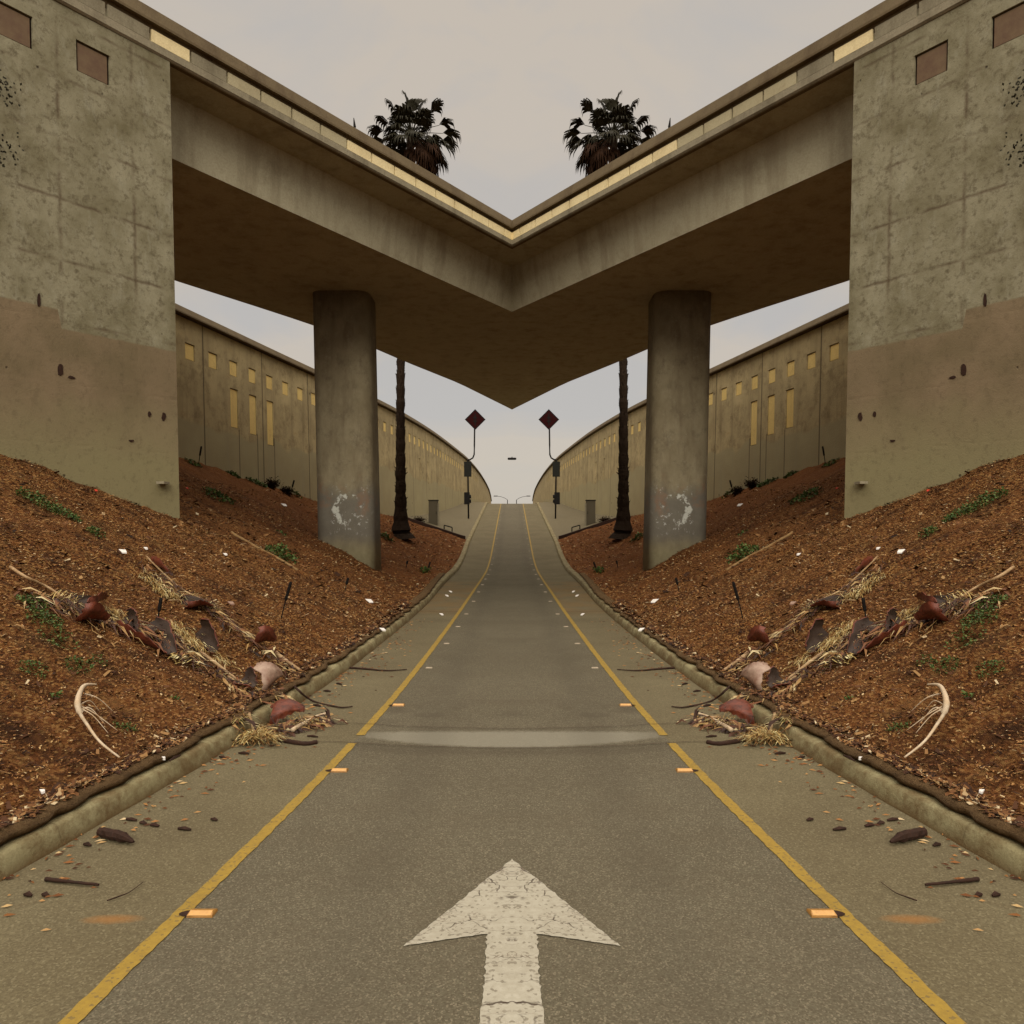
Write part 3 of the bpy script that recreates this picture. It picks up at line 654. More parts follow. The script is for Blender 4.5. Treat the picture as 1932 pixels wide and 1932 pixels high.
# ------------------------------------------------------------------ fan palm behind the overpass
def palm():
    base = Vector((-4.93, 34, zg(-4.93, 34) - .15))
    root = T('palm_tree', base, 'tall dark fan palm rising behind the overpass on the left side', 'palm tree')
    hub = Vector((-4.45, 34, 19.1)); pts = []; rad = []
    for i in range(90):
        t = i / 89; z = base.z + (hub.z - base.z) * t
        x = -4.93 + .45 * max(0, (z - 8) / 11) ** 1.5
        h = z - base.z; r = .165 + .13 * math.exp(-h / 3.2) + .35 * math.exp(-h / .45) + .02 * math.sin(z * 21)
        pts.append((x + .05 * max(0, math.exp(-h / .6)), 34, z)); rad.append(r)
    m = MB(); m.tube(pts, rad, 18, .06)
    for i in range(900):      # ragged leaf-base stubs
        t = random.random(); z = base.z + 1.2 + (hub.z - base.z - 1.4) * t; k = int((z - base.z) / (hub.z - base.z) * 89); p = Vector(pts[k]); p.z = z
        a = random.uniform(0, 6.283); d = Vector((math.cos(a), math.sin(a), 0)); r = rad[k]
        ln = random.uniform(.02, .07) * (1.9 if 2 < z < 4.5 and random.random() < .4 else 1); tn = Vector((-d.y, d.x, 0))
        q = p + d * (r - .02); m.add([q - tn * .04, q + tn * .04, q + d * ln + Vector((0, 0, .07)), q + Vector((0, 0, -.08))], [(0, 1, 2), (0, 2, 3), (3, 2, 1)])
    P('trunk', m, M['trunk'], root, False)
    live, dead = MB(), MB()
    def fan(mb, d, pet, rad_, droop, spread=80, nl=15):
        d = d.normalized(); side = d.cross(Vector((0, 0, 1))); side = side.normalized() if side.length > .05 else Vector((1, 0, 0)); up = side.cross(d)
        o0 = hub + d * .12; mid = hub + d * pet * .6 + Vector((0, 0, -.02 * droop)); e = hub + d * pet + Vector((0, 0, -.10 * droop))
        mb.tube([o0, mid, e], [.022, .018, .012], 4)
        fold = random.uniform(.12, .3)
        for k in range(nl):
            an = math.radians(-spread + 2 * spread * k / (nl - 1) + random.uniform(-3, 3))
            L_ = rad_ * (.62 + .38 * math.cos(an * .7)) * random.uniform(.86, 1.08)
            v = d * math.cos(an) + side * math.sin(an); nrm = up
            u = v.cross(nrm).normalized() * .066 * rad_ / .8
            b = e + up * fold * abs(math.sin(an)) * .2
            p1 = e + v * L_ * .55 + up * fold * abs(math.sin(an)) * .35; p2 = e + v * L_ * .84 + Vector((0, 0, -.14 * droop * L_)) ; p3 = e + v * L_ * .93 + Vector((0, 0, -.42 * droop * L_))
            ridge = up * .012
            o_ = len(mb.v)
            mb.add([b, p1 - u, p1 + ridge, p1 + u, p2 - u * .55, p2 + u * .55, p3], [(0, 1, 2), (0, 2, 3), (1, 4, 2), (2, 4, 5), (2, 5, 3), (4, 6, 5)])
    rp = random.Random(11)
    for i in range(36):
        ph = rp.uniform(0, 6.283); el = math.radians(rp.choice([rp.uniform(-25, 20), rp.uniform(0, 45), rp.uniform(35, 88)]))
        d = Vector((math.cos(ph) * math.cos(el), math.sin(ph) * math.cos(el) * .8, math.sin(el)))
        fan(live, d, rp.uniform(.6, 1.05), rp.uniform(.6, .85), rp.uniform(.4, 1.3))
    for (dx, dz) in ((-1, .25), (-.95, -.05), (-.85, .55), (-.6, .95), (-.15, 1.1), (.3, 1.1), (.7, .8), (1, .45), (1.05, .2), (1.05, -.12), (.05, .9), (.9, -.3), (.75, -.5)):
        fan(live, Vector((dx, rp.uniform(-.2, .2), dz)), rp.uniform(1.2, 1.42), rp.uniform(.78, .95), 1.1, 46, 12)
    for i in range(22):
        ph = rp.uniform(-.9, .9); el = math.radians(rp.uniform(-70, -20))
        fan(dead, Vector((math.cos(ph) * math.cos(el), math.sin(ph) * math.cos(el), math.sin(el))), rp.uniform(.8, 1.25), .8, 1.3)
    for i in range(3):
        ph = rp.uniform(2, 4.2); el = math.radians(rp.uniform(-80, -50)); fan(dead, Vector((math.cos(ph) * math.cos(el), math.sin(ph) * math.cos(el), math.sin(el))), .8, .6, 1.3)
    cr_ = P('crown', live, M['frond'], root); sk = P('dead_skirt', dead, M['deadfrond'], root)
    return root
both(palm())

# ------------------------------------------------------------------ sign post, cabinet, lamps beyond the crest
def w(px, py, Y): return Vector(((px - 966) * Y / F, Y, CH + (HOR - py) * Y / F))
def sign():
    Y = 52.8; b = w(884, 980, Y); b.z = zbase(-b.x, Y) - .1
    root = T('traffic_sign_post', b, 'dark signal post with a red diamond sign bent towards the path on the left verge', 'sign')
    m = MB(); m.tube([b, w(883, 905, Y), w(882, 868, Y)], .055, 8); P('post', m, M['black'], root, True)
    m = MB(); m.tube([w(882, 868, Y - .02), w(887, 867, Y - .02), w(892, 864, Y - .02), w(894.5, 858, Y - .02), w(895, 840, Y - .02), w(895.6, 800, Y - .02)], .052, 8); P('bent_arm', m, M['black'], root, True)
    c = w(896.5, 791.5, Y - .12); h = 19.6 * Y / F
    def dia(r, y0, y1): 
        m = MB(); R = [[(c.x + r * a, y, c.z + r * b_) for a, b_ in ((1, 0), (0, 1), (-1, 0), (0, -1))] for y in (y0, y1)]; m.loft(R); return m
    P('sign_panel', dia(h, c.y, c.y + .025), M['black'], root)
    f = P('sign_face', dia(h * .88, c.y - .008, c.y - .003), M['red'], root)
    m = MB(); y0, y1 = c.y - .02, c.y - .0095
    for sx, sz, ww, hh in ((0, 0, .035, .42), (0, .12, .13, .05), (0, -.12, .13, .05)): m.box(c.x - ww, c.x + ww, y0, y1, c.z + sz - hh, c.z + sz + hh); y0 -= .004
    P('symbol', m, M['black'], root)
    m = MB(); a = w(875.5, 871, Y - .12); e = w(889.5, 899.5, Y - .12); m.box(a.x, e.x, Y - .14, Y - .11, e.z, a.z); P('lower_plate', m, M['green'], root)
    m = MB(); a = w(876, 929, Y); e = w(886, 951.5, Y); m.box(a.x, e.x, Y - .22, Y + .18, e.z, a.z); sb = P('signal_box', m, M['black'], root)
    m = MB()
    for pz in (937, 945.5):
        q = w(886, pz, Y); m.tube([(q.x - .02, Y, q.z), (q.x + .10, Y, q.z)], [.14, .12], 12)
    P('signal_visor', m, M['black'], root)
    return root
both(sign())
def cabinet():
    Y = 44.; a = w(808.5, 943, Y); b = w(825.5, 990, Y); zb = zbase(-(a.x + b.x) / 2, Y) - .12
    root = T('utility_cabinet', Vector(((a.x + b.x) / 2, Y, zb)), 'grey upright utility cabinet standing on the left paved verge', 'cabinet')
    m = MB(); m.box(a.x, b.x, Y, Y + .42, zb, a.z - .05); P('body', m, M['box'], root)
    m = MB(); m.box(a.x - .03, b.x + .03, Y - .03, Y + .45, a.z - .05, a.z); P('lid', m, M['black'], root)
    m = MB(); m.box(b.x + .002, b.x + .06, Y + .04, Y + .4, zb, a.z - .2); P('side_panel', m, M['ledge'], root)
    m = MB(); m.box(b.x - .09, b.x - .06, Y - .02, Y - .001, zb + .7, zb + .86); P('handle', m, M['black'], root)
    return root
both(cabinet())
def pipe():
    Y = 43.4; a = w(838, 991, Y); b = w(853, 995, Y)
    root = T('pipe_rail', Vector((a.x, Y, zbase(-a.x, Y))), 'low dark pipe rail beside the cabinet on the left verge', 'pipe')
    m = MB(); m.tube([a, b], .035, 6); P('rail', m, M['black'], root)
    for q in (a, b):
        m = MB(); m.tube([(q.x, Y, zbase(-q.x, Y) - .1), (q.x, Y, q.z)], .03, 6); P('leg', m, M['black'], root)
    return root
both(pipe())
def lamp():
    Y = 150.; b = w(957.5, 952, Y); b.z = 2.9
    root = T('street_lamp', b, 'thin distant street lamp beyond the crest, its arm reaching left', 'street lamp', 'street lamps beyond the crest')
    m = MB(); m.tube([b, w(957.5, 943, Y)], [.09, .07], 6); P('pole', m, M['black'], root)
    m = MB(); m.tube([w(957.5, 943, Y), w(953, 940, Y), w(946, 937.3, Y), w(939, 936.2, Y)], .04, 5); P('arm', m, M['green'], root)
    q = w(935.5, 936, Y); m = MB(); m.box(q.x - .42, q.x + .35, Y - .15, Y + .15, q.z - .07, q.z + .08); P('lamp_head', m, M['black'], root)
    return root
both(lamp())
q = w(966, 865.5, 110); m = MB(); m.tube([(q.x - .62, 110, q.z), (q.x - .5, 110, q.z), (q.x + .5, 110, q.z), (q.x + .62, 110, q.z)], [.11, .17, .17, .11], 8)
m.tube([(0, 110, q.z + .1), (0, 110, q.z + .28)], .06, 6)
one('floating_lamp_bar', m, M['black'], 'small dark bar hanging alone in the sky above the road crest', 'lamp head')

# ------------------------------------------------------------------ raised road markers
names = ['nearest orange raised marker with two ridges inside the left yellow line', 'second nearest orange raised marker beside the left yellow line', 'third orange marker, just past the pale road strip on the left line']
Y = 3.2; i = 0
MX = [(3.2, 1.29), (5.15, 1.14), (7.05, 1.03), (8.9, .96), (10.8, .92), (12.9, .89), (15.3, .86), (26, .86), (70, .86)]
while Y < 60:
    x = -itp(MX, Y); z = zr(Y)
    ORD = 'fourth fifth sixth seventh eighth ninth tenth eleventh twelfth thirteenth fourteenth fifteenth sixteenth seventeenth eighteenth nineteenth twentieth twenty-first twenty-second twenty-third twenty-fourth twenty-fifth'.split()
    lb = names[i] if i < 3 else ORD[i - 3] + ' marker from the camera, small and pale, beside the left yellow line'
    root = T('road_marker', Vector((x, Y, z)), lb, 'road marker', 'raised road markers along the yellow lines')
    q_ = 1. if i < 3 else .72
    m = MB(); m.loft([[(x + a, Y + b_, z + zz) for a, b_ in ((-s_, -t_), (s_, -t_), (s_, t_), (-s_, t_))] for s_, t_, zz in ((.054 * q_, .03 * q_, .001), (.052 * q_, .028 * q_, .010 * q_), (.047 * q_, .004, .019 * q_))]); P('base', m, M['orange'] if i < 3 else M['mwhite'], root)
    m = MB(); m.loft([[(x + a, Y - .0315 * q_ + dy * q_, z + zz * q_ + .001) for a in (-.046 * q_, .046 * q_)] for dy, zz in ((.003, .009), (.025, .019))], close=False); P('reflector', m, M['lens'] if i < 3 else M['mwhite'], root)
    m = MB(); m.add([(x - .045 + .05 * math.cos(k_ * .524), Y - .004 + .028 * math.sin(k_ * .524), z + .006) for k_ in range(12)], [tuple(range(12))])
    if i < 3: P('adhesive_pad', m, M['bark'], root)
    both(root); Y += 1.9 if Y < 14 else 2.6; i += 1

# ------------------------------------------------------------------ fallen palm boots, stalks and fronds on the bank
def bez(pts, n):
    pts = [Vector(p) for p in pts]; out = []
    for i in range(len(pts) - 1):
        p0, p1, p2, p3 = pts[max(i - 1, 0)], pts[i], pts[i + 1], pts[min(i + 2, len(pts) - 1)]
        for k in range(n):
            t = k / n; out.append(.5 * ((2 * p1) + (p2 - p0) * t + (2 * p0 - 5 * p1 + 4 * p2 - p3) * t * t + (3 * p1 - p0 - 3 * p2 + p3) * t ** 3))
    out.append(pts[-1]); return out
def boot_mb(p0, p1, width, lift=.03, roll=0.):
    """A dry palm sheath: a curled shell, wide at one end and narrowing to the stalk."""
    d = (p1 - p0); L_ = d.length; d.normalize(); up = Vector((.35, -.3, .9)).normalized(); side = d.cross(up).normalized(); up = side.cross(d)
    c, s_ = math.cos(roll), math.sin(roll); side, up = side * c + up * s_, up * c - side * s_
    outer, inner = [], []; rj = random.Random(int(p0.x * 1000)); width *= 1.5; lift += .03
    for i in range(15):
        t = i / 14; wd = width * (1 - .75 * t ** 1.4) * (.82 + .18 * math.sin(min(1, t * 4) * 1.57)); cen = p0 + d * L_ * (t * 1.12 - .06) + Vector((0, 0, lift + .06 * math.sin(t * 2.6)))
        o1, o2 = [], []
        for k in range(13):
            an = math.radians(-88 + 176 * k / 12) * (1.15 - .2 * t); r = wd * .5 * (1 + .06 * math.sin(k * 2 + t * 5)); tear = d * (rj.uniform(-.02, .012) if i == 0 else 0)
            v = side * math.sin(an) * r * 1.15 + up * -math.cos(an) * r * .8
            jt = Vector((rj.gauss(0, .0028), rj.gauss(0, .0028), rj.gauss(0, .0028))) * (2 if k in (0, 12) else 1)
            o1.append(cen + v + tear + jt); o2.append(cen + v * .93 + tear + jt)
        outer.append(o1); inner.append(o2)
    a, b = MB(), MB(); a.loft(outer, close=False); b.loft(inner, close=False); b.f = [f[::-1] for f in b.f]
    for ring in range(14):
        for e in (0, 12): a.quad(outer[ring][e], outer[ring + 1][e], inner[ring + 1][e], inner[ring][e])
    for e in (0, 14):
        for k in range(12): a.quad(outer[e][k], outer[e][k + 1], inner[e][k + 1], inner[e][k])
    return a, b
def fibres(p0, p1, n, spread, ln, wd=.006):
    m = MB(); d = (p1 - p0)
    for _ in range(n):
        c = p0 + d * random.random() + Vector((random.gauss(0, spread), random.gauss(0, spread), 0)); c.z = zg(c.x, c.y) + random.uniform(.01, .07)
        v = (d.normalized() + Vector((random.gauss(0, .45), random.gauss(0, .45), random.gauss(0, .25)))).normalized() * ln * random.uniform(.4, 1)
        s_ = v.cross(Vector((0, 0, 1))).normalized() * wd * random.uniform(.5, 1.3); mid = c + v * .5 + Vector((0, 0, .02))
        m.add([c - s_, c + s_, mid + s_, mid - s_, c + v], [(0, 1, 2, 3), (3, 2, 4)])
    return m
def frond(label, boot=None, width=.2, stalk=None, sr=.012, fib=None, nf=60, roll=0., pale=False, group='fallen palm pieces on the bank', fsp=.04, name='palm_frond_base', lift=.04):
    ref = at(*(boot[0] if boot else stalk[0])); root = T(name, ref, label, 'palm debris', group)
    if boot:
        a, b = boot_mb(at(*boot[0]), at(*boot[1]), width, lift, roll)
        P('sheath', a, M['bootpale'] if pale else M['boot'], root, True); P('sheath_lining', b, M['bootin'], root, True)
    if stalk:
        pts = bez([at(*q, .035) for q in stalk], 7); n = len(pts)
        m = MB(); m.tube(pts, [sr * (1.25 - .6 * i / n) for i in range(n)], 7, .08); P('stalk', m, M['bone'] if pale == 2 else M['stalk'], root, True)
    if fib:
        P('fibres', fibres(at(*fib[0]), at(*fib[1]), int(nf * 2.2), fsp * 1.1, .15, .0032), M['straw'], root)
    both(root); return root
frond('red-brown palm sheath with long stalk running out of the left frame edge, by green weeds', ((138, 1152), (192, 1148)), .22, [(20, 1078), (48, 1096), (90, 1116), (135, 1145)], .012, ((190, 1146), (236, 1184)), 90, .5)
frond('dark hollow palm sheath lying just below the leftmost one, with pale curved stalk', ((150, 1172), (200, 1186)), .2, [(188, 1176), (215, 1184), (248, 1190), (285, 1192)], .014, ((95, 1142), (150, 1150)), 50, .9)
frond('largest palm sheath, hollow side up, dark red, in the middle of the left debris row', ((262, 1190), (322, 1246)), .30, [(322, 1180), (345, 1215), (352, 1240)], .008, ((330, 1188), (372, 1232)), 150, .2, fsp=.05)
frond('glossy red palm sheath with a tan stalk running down towards the left kerb', ((362, 1206), (404, 1246)), .20, [(378, 1238), (410, 1262), (440, 1284), (470, 1306)], .013, ((405, 1244), (425, 1258)), 30, -.9)
frond('upper dried palm frond with long thin stalk and straw fibres on the left bank', ((352, 1148), (398, 1160)), .17, [(276, 1058), (310, 1090), (345, 1120), (400, 1148), (440, 1184), (476, 1212)], .009, ((272, 1090), (318, 1132)), 130, .3)
frond('heap of yellow straw fibres trailing along the upper frond on the left bank', None, .1, [(320, 1140), (352, 1140), (380, 1140), (405, 1156)], .006, ((318, 1130), (405, 1152)), 160, fsp=.05, name='dry_palm_leaf')
frond('small red sheath curled under the straw in the middle of the left debris row', ((225, 1186), (256, 1206)), .15, [(256, 1206), (275, 1214)], .008, None, 0, -.6)
frond('dark red sheath half hidden at the top of the upper left debris row', ((296, 1072), (322, 1098)), .12, [(284, 1060), (296, 1072)], .008, None, 0, .8)
frond('brown sheath lying above the kerb just behind the pale pink one on the left', ((448, 1296), (478, 1314)), .17, [(430, 1284), (448, 1296)], .010, None, 0, -.4)
frond('pair of dark curled sheath ends with a pale stub stalk near the left kerb', ((478, 1218), (516, 1226)), .19, [(520, 1240), (542, 1255), (568, 1273)], .02, None, 0, 1.2, lift=.06)
frond('pale pink upturned palm sheath lying against the left kerb', ((488, 1308), (528, 1300)), .17, [(470, 1308), (488, 1306)], .012, ((455, 1302), (480, 1306)), 30, 2.6, True, lift=.08)
frond('bright red-brown sheath lying on the road beside the left kerb', ((516, 1366), (572, 1362)), .12, [(572, 1362), (600, 1362), (622, 1368)], .012, ((520, 1360), (600, 1375)), 30, 2.8, group='fallen palm pieces on the road')
frond('pale bent palm stalk on the road in the debris heap by the left kerb', None, .1, [(552, 1386), (580, 1370), (600, 1360), (618, 1354)], .015, ((448, 1408), (500, 1400)), 90, pale=2, group='fallen palm pieces on the road', name='palm_stalk')
frond('tangle of yellow fibres with a small stalk below the left kerb', None, .1, [(470, 1376), (482, 1396), (500, 1404), (530, 1398)], .010, ((455, 1398), (520, 1408)), 110, group='fallen palm pieces on the road', name='palm_stalk')
def husks(path, n, spread, label):
    m = MB(); rw = random.Random(len(path) * 31 + n)
    pp = bez([at(*q) for q in path], 10)
    for _ in range(n):
        c = rw.choice(pp) + Vector((rw.gauss(0, spread), rw.gauss(0, spread), 0)); c.z = zg(c.x, c.y) + rw.uniform(.005, .05)
        ln = rw.uniform(.05, .26); wd = rw.choice((.002, .003, .004, .004, .009, .013)) ; an = rw.gauss(-.4, .9)
        d = Vector((math.cos(an), math.sin(an), -.5 * math.cos(an) + rw.gauss(0, .15))) * ln; s_ = d.cross(Vector((0, 0, 1))).normalized() * wd; k1 = Vector((rw.gauss(0, .02), rw.gauss(0, .02), rw.uniform(0, .04)))
        m.add([c - s_ * .5, c + s_ * .5, c + d * .5 + k1 + s_, c + d * .5 + k1 - s_ + Vector((0, 0, wd)), c + d], [(0, 1, 2, 3), (3, 2, 4)])
    both(tag(P('dry_frond_litter', m, M['husk']), label, 'palm litter', None, 'stuff'))
husks([(70, 1135), (140, 1155), (215, 1180), (290, 1200), (350, 1240), (430, 1290), (500, 1320)], 900, .085, 'tangled dry palm litter along the lower debris row on the left bank')
husks([(270, 1080), (330, 1125), (400, 1160), (470, 1215), (560, 1275)], 520, .06, 'tangled dry palm litter along the upper debris row on the left bank')
husks([(450, 1392), (500, 1385), (560, 1375), (610, 1365)], 330, .05, 'tangled dry palm litter in the heap on the left shoulder')
# straw clump below the largest sheath
both(one('straw_clump', fibres(at(325, 1250), at(362, 1258), 60, .04, .15, .008), M['straw'], 'pale spiky straw clump just below the largest sheath on the left bank', 'straw'))
def stick(label, pts, r, mat, name='fallen_branch', grp='sticks and branches on the ground', lift=.012, taper=.7):
    p = bez([at(*q, lift) for q in pts], 6); n = len(p); m = MB(); m.tube(p, [r * (1.1 - taper * i / n) for i in range(n)], 6, .15)
    both(one(name, m, M[mat], label, 'branch', grp, True))
stick('dark branch leaning from the left bank over the kerb onto the road', [(505, 1262), (540, 1282), (560, 1308), (590, 1325), (640, 1338), (665, 1336)], .013, 'bark')
stick('thick dark branch piece lying on the road below the left debris heap', [(515, 1398), (540, 1402), (575, 1407), (598, 1404)], .018, 'bark', taper=.2)
stick('red-brown flat stick on the road ahead of the left kerb, pointing to the yellow line', [(660, 1262), (690, 1264), (730, 1268), (768, 1266)], .012, 'bark')
stick('dark straight twig on the left shoulder above the rust stain', [(86, 1664), (110, 1668), (135, 1671), (186, 1675)], .009, 'bark', taper=.5)
stick('thin curved twig on the left shoulder near the yellow line', [(202, 1706), (225, 1698), (245, 1688), (270, 1670)], .003, 'bark')
stick('short brown twig standing against the left kerb', [(455, 1342), (462, 1362), (468, 1384)], .008, 'bark')
stick('long straight tan stalk half buried across the upper left bank', [(436, 1006), (480, 1030), (520, 1052), (562, 1078)], .026, 'logtan', taper=.3, lift=-.004)
# chunk of bark
p = [at(188, 1580, .03), at(205, 1586, .03), at(228, 1591, .03), at(252, 1596, .02)]
m = MB(); m.tube(bez(p, 5), [.022] * 3 + [.026] * 9 + [.018, .014, .010, .006], 8, .15); both(one('bark_chunk', m, M['bark'], 'large dark bark chunk lying on the left shoulder', 'bark'))
k = 0
for (a, b, c, ln) in ((248, 1551, 'long', 20), (270, 1557, 'rounded', 12), (292, 1562, 'flat', 16), (348, 1567, 'thick', 24), (404, 1551, 'short', 12), (53, 1693, 'stubby', 14), (86, 1693, 'small oval', 12), (165, 1598, 'thin', 14), (617, 1306, 'flake like', 14), (598, 1333, 'narrow', 14), (590, 1392, 'broad', 20), (640, 1292, 'tiny', 10), (330, 1459, 'slim', 20), (460, 1424, 'crumbly', 20), (420, 1432, 'bent', 12)):
    q0, q1 = at(a - ln / 2, b - 1, .008), at(a + ln / 2, b + 1, .008); m = MB(); m.tube([q0, (q0 + q1) / 2 + Vector((0, 0, .004)), q1], [.006, .011, .005], 6, .25)
    both(one('bark_piece', m, M['bark'], c + ' dark bark scrap lying on the left concrete shoulder', 'bark', 'bark scraps on the shoulder'))
# crumbs and leaf bits swept along the gutter
rng = random.Random(9); m = MB()
for _ in range(900):
    Yc = 2.8 + 11 * rng.random() ** 1.3; k_ = kerbX(Yc); x = -(k_ - abs(rng.gauss(0, .22)) - .01)
    if x > -lineX(Yc) - .06 or -x > k_: continue
    if abs(Yc - 5.9) > .7 and rng.random() < .55: continue
    ln = rng.uniform(.008, .03); an = rng.gauss(0, .5); ux = Vector((math.cos(an), math.sin(an), 0)) * ln; uy = Vector((-math.sin(an), math.cos(an), 0)) * ln * rng.uniform(.15, .4)
    c = Vector((x, Yc, zr(Yc) + .006)); m.add([c - ux, c - uy, c + ux, c + uy + Vector((0, 0, .006))], [(0, 1, 2, 3)])
both(tag(P('gutter_litter', m, M['chips']), 'scattered bark crumbs and leaf bits along the left gutter', 'debris', None, 'stuff'))
# bleached curved branch in the foreground
def bleached():
    root = T('bleached_branch', at(149, 1378), 'bleached curved branch with thin side twigs in the left foreground', 'branch')
    p = bez([at(182, 1336, .16), at(158, 1344, .17), at(147, 1364, .15), at(150, 1380, .12), at(167, 1396, .07), at(190, 1416, .05), at(226, 1438, .02)], 7); n = len(p)
    m = MB(); m.tube(p, [.006 + .013 * math.sin(math.pi * min(1, i / n * 1.25)) if i / n < .5 else .0165 - .011 * (i / n) for i in range(n)], 8, .08); P('stem', m, M['bone'], root, True)
    for a, b, c in (((160, 1345), (185, 1346), (214, 1356)), ((152, 1370), (180, 1376), (222, 1392)), ((150, 1366), (170, 1354), (188, 1356)), ((152, 1374), (172, 1370), (198, 1378)), ((154, 1380), (165, 1366), (185, 1366)), ((150, 1372), (175, 1384), (204, 1398))):
        m = MB(); q = bez([at(*a, .12), at(*b, .10), at(*c, .04)], 6); m.tube(q, [.0055 - .004 * i / len(q) for i in range(len(q))], 5, .1); P('twig', m, M['bone'], root, True)
    return root
both(bleached())
# irrigation risers
for (b, t, lb) in (((296, 1180), (304, 1128), 'black irrigation riser between the palm sheaths on the left bank'), ((529, 1166), (549, 1098), 'tall thin irrigation riser with black top, standing mid-slope on the left bank'),
                   ((650, 1118), (657, 1090), 'short black irrigation riser below the column on the left bank'), ((805, 1082), (812, 1060), 'small dark riser with green foot near the far left kerb'),
                   ((766, 1070), (769, 1058), 'tiny dark riser right of the column on the left bank'), ((548, 922), (555, 906), 'small dark riser at the foot of the retaining wall, left side'), ((374, 864), (380, 842), 'dark riser against the retaining wall behind the near left wall')):
    p0 = at(*b); Yb = p0.y; p1 = w(t[0], t[1], Yb); mid = p0.lerp(p1, .5); r = .011 + Yb * .0006
    root = T('irrigation_riser', p0, lb, 'sprinkler', 'irrigation risers on the banks')
    m = MB(); m.tube([p0 + Vector((0, 0, -.05)), mid], r * .45, 6); P('pipe', m, M['black'], root)
    m = MB(); m.tube([mid, mid + (p1 - mid) * .1, p1 - (p1 - mid) * .15, p1], [r * .8, r * 1.15, r * 1.15, r * .9], 8); P('sprinkler_head', m, M['black'], root)
    both(root)
# scraps of paper and red bits
for (a, b, ln, mt, lb) in ((232, 1046, 22, 'litter', 'large white paper scrap high on the left bank'), (275, 1042, 12, 'litter', 'small white scrap right of the large paper scrap on the left bank'), (425, 1051, 12, 'litter', 'narrow white scrap in the middle of the left bank'),
                       (536, 956, 16, 'litter', 'white scrap just left of the column on the left bank'), (697, 1138, 20, 'litter', 'pale scrap on the left slope below the column'), (722, 1191, 16, 'litter', 'white scrap by the left kerb mid-way up'),
                       (181, 930, 9, 'redleaf', 'bright red scrap at the foot of the near left wall'), (353, 924, 8, 'redleaf', 'bright red scrap between the walls on the left bank'), (436, 1142, 18, 'bootpale', 'pale pink husk lying above the stalks on the left bank'),
                       (843, 1126, 9, 'litter', 'white speck of litter on the far left shoulder'), (850, 1118, 8, 'litter', 'second white speck of litter on the far left shoulder, a bit further'), (1000 - 70 - 20, 1148, 0, 'litter', ''), (833, 1162, 10, 'litter', 'white scrap lying in the left gutter beyond the crack'),
                       (560, 865, 0, 'litter', ''), (80, 1505, 16, 'litter', 'white scrap near the rolled blanket in the left foreground'), (308, 1438, 12, 'litter', 'pale scrap above the kerb in the left foreground'), (995, 0, 0, 'litter', '')):
    if not ln: continue
    q = at(a, b, .02); h = ln * q.y / F / 2; m = MB(); u = Vector((.85, -.25, -.35)) * h; v = Vector((.2, .9, .5)) * h * .55
    m.loft([[q - u, q - v * .8 + u * .2, q + u * .9, q + v + u * .1], [(q - u) + Vector((0, 0, .006)), q - v * .8 + u * .2 + Vector((0, 0, .012)), q + u * .9 + Vector((0, 0, .02)), q + v + u * .1 + Vector((0, 0, .008))]])
    both(one('litter_scrap', m, M[mt], lb, 'litter', 'scraps of litter on the ground'))
# weeds
def weed(px, py, rpx, hpx, n, lb, flat=False):
    c = at(px, py); r = rpx * c.y / F; h = hpx * c.y / F; m = MB(); rw = random.Random(int(px * 7 + py)); ls = max(.018, .0035 * c.y)
    for _ in range(n):
        a = rw.uniform(0, 6.283); q = rw.random() ** .6 * r; x, y = c.x + math.cos(a) * q, c.y + math.sin(a) * q * 1.3
        z = zg(x, y) + rw.random() * h * (1 - .6 * q / max(r, .001)) + .01
        d = Vector((rw.gauss(0, 1), rw.gauss(0, 1), rw.uniform(.0, 1.))).normalized() * ls * rw.uniform(.6, 1.4); s_ = d.cross(Vector((rw.random(), rw.random(), 1))).normalized() * ls * .38
        p = Vector((x, y, z)); m.add([p, p + d * .5 + s_, p + d, p + d * .5 - s_], [(0, 1, 2, 3)])
    o = one('weed', m, M['weed'], lb, 'weed', 'green weeds on the banks'); both(o)
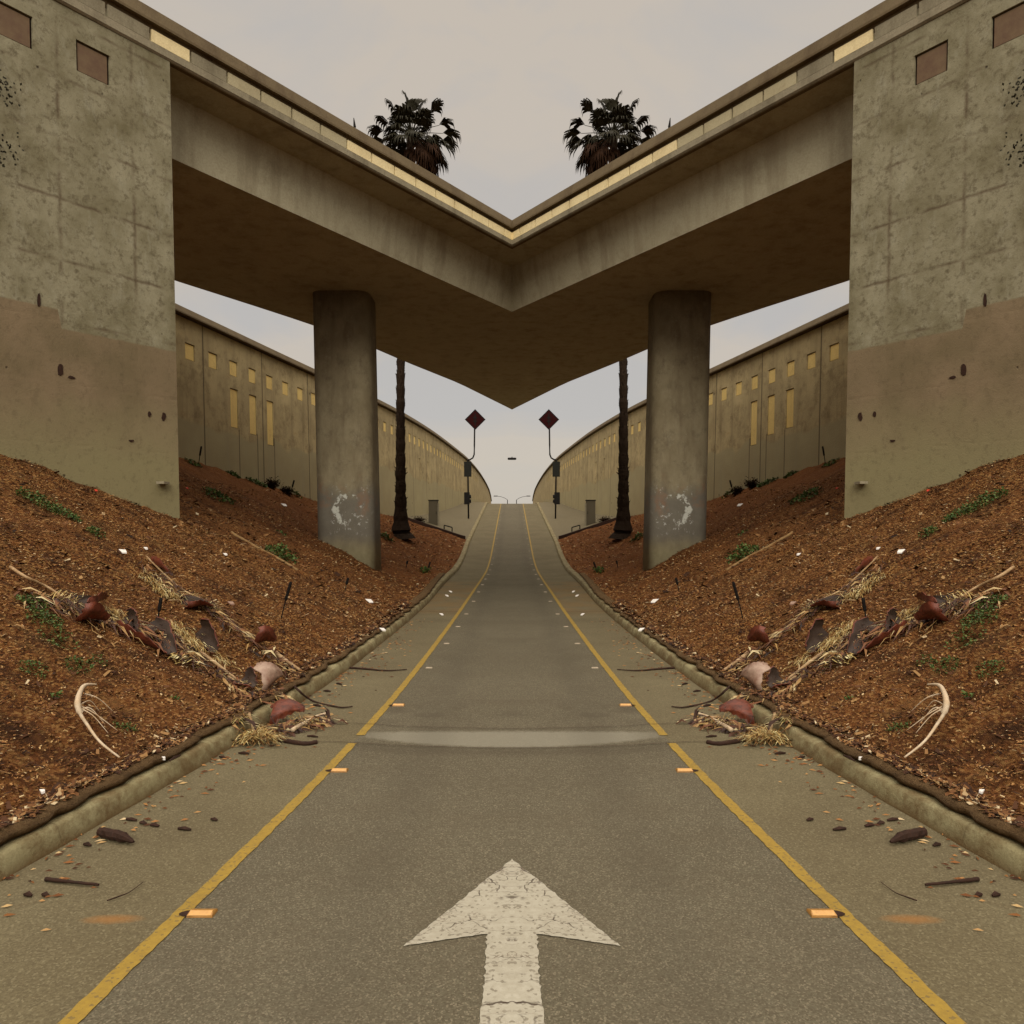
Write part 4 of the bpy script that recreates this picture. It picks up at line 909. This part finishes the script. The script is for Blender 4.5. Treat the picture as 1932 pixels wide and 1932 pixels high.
for a in ((72, 955, 34, 22, 480, 'large leafy green weed on the left bank below the near wall'), (120, 975, 26, 14, 240, 'low green weed right of the large leafy one on the left bank'), (143, 984, 12, 8, 70, 'small round weed in the left upper bank'),
          (182, 1011, 16, 12, 170, 'dark green weed alone below the near left wall'), (530, 1052, 30, 24, 520, 'dense dark green bush below the column on the left bank'), (412, 938, 30, 10, 320, 'flat green weed patch between the walls, left side'),
          (62, 1148, 26, 18, 340, 'green weed beside the leftmost palm sheath'), (85, 1172, 30, 14, 380, 'green weed patch under the leftmost palm sheath'), (110, 1212, 32, 6, 220, 'sparse green sprouts below the left debris row'),
          (148, 1262, 24, 6, 170, 'sparse sprouts in the lower left bank'), (62, 1262, 22, 6, 170, 'thin green sprouts by the left frame edge'), (185, 1252, 16, 4, 60, 'short green sprouts under the largest sheath'), (105, 1318, 10, 5, 50, 'tiny dark weed above the bleached branch'),
          (235, 1378, 20, 6, 130, 'light green sprouts right of the bleached branch'), (730, 1018, 14, 10, 110, 'light green weed between column and palm, left side'), (803, 1082, 10, 12, 80, 'green grass tuft near the far left kerb'),
          (330, 1322, 8, 4, 30, 'small yellow green sprout in mid left bank'), (455, 1366, 7, 4, 30, 'tiny weed at the back of the left kerb'), (440, 872, 12, 6, 120, 'moss clump at the foot of the retaining wall, nearer the near wall, left'), (485, 884, 18, 8, 170, 'moss strip along the foot of the retaining wall, left'),
          (630 - 70, 906, 10, 10, 60, 'small weed at the foot of the retaining wall by the column, left'), (365, 866, 14, 5, 90, 'first green tuft behind the near left wall'), (620 - 10 - 80, 1007, 8, 4, 30, 'faint green sprout left of the column base, left bank')):
    weed(*a)
# dry shrub at the foot of the retaining wall
def shrub(px, py, rpx, hpx, lb):
    c = at(px, py); r = rpx * c.y / F; h = hpx * c.y / F; root = T('dry_shrub', c, lb, 'shrub', 'dry shrubs at the wall foot'); m, b = MB(), MB(); rw = random.Random(int(px))
    for _ in range(16):
        a = rw.uniform(0, 6.283); e = c + Vector((math.cos(a) * r * rw.random(), math.sin(a) * r * .6, h * rw.uniform(.4, 1))); b.tube([c + Vector((0, 0, -.05)), c.lerp(e, .5) + Vector((0, 0, .05)), e], [.02, .014, .006], 4)
        for _ in range(40):
            p = c.lerp(e, rw.uniform(.3, 1)) + Vector((rw.gauss(0, .09), rw.gauss(0, .09), rw.gauss(0, .07))); d = Vector((rw.gauss(0, 1), rw.gauss(0, 1), rw.gauss(0, 1))).normalized() * .06; s_ = d.cross(Vector((0, .3, 1))).normalized() * .025
            m.add([p, p + d * .5 + s_, p + d, p + d * .5 - s_], [(0, 1, 2, 3)])
    P('stems', b, M['bark'], root); P('foliage', m, M['deadfrond'], root); both(root)
shrub(618 - 1 - 0 - 0 - 0 - 0 - 0 - 105, 899, 16, 18, 'dry dark shrub against the tall golden panels of the left retaining wall')
shrub(540, 912, 12, 12, 'smaller dry shrub nearer the column at the left retaining wall')
shrub(792, 984, 16, 6, 'low dark shrub by the border board beyond the palm, left')
# vine on the near wall
m = MB(); rw = random.Random(21); st_ = MB()
pts = [apt(10.25 + .25 * math.sin(k * .9) , 7.9 - k * .12, -.03) for k in range(12)]; st_.tube(pts, .006, 5)
for _ in range(300):
    k = rw.randrange(12); p = Vector(pts[k]) + Vector((.6, .8, 0)) * rw.gauss(.1, .16) + Vector((.05, -.03, rw.gauss(0, .08))); d = Vector((rw.gauss(0, .6), rw.gauss(0, .6), rw.gauss(0, 1))).normalized() * .045; s_ = d.cross(Vector((.8, -.6, 0))).normalized() * .016
    m.add([p, p + d * .5 + s_, p + d, p + d * .5 - s_], [(0, 1, 2, 3)])
root = T('creeping_vine', Vector(pts[-1]), 'thin dark creeping vine on the near left wall at the frame edge', 'vine'); P('stem', st_, M['bark'], root); P('leaves', m, M['frond'], root); both(root)
# little aerial stub on top of the overpass parapet
q = Vector((FX(16.2), 16.2, 10.06)); m = MB(); m.tube([q + Vector((-.05, .1, -.02)), q + Vector((-.05, .1, .1)), q + Vector((-.07, .1, .28))], [.02, .03, .008], 6)
both(one('parapet_stub', m, M['black'], 'small black stub standing on the left parapet of the overpass', 'post'))
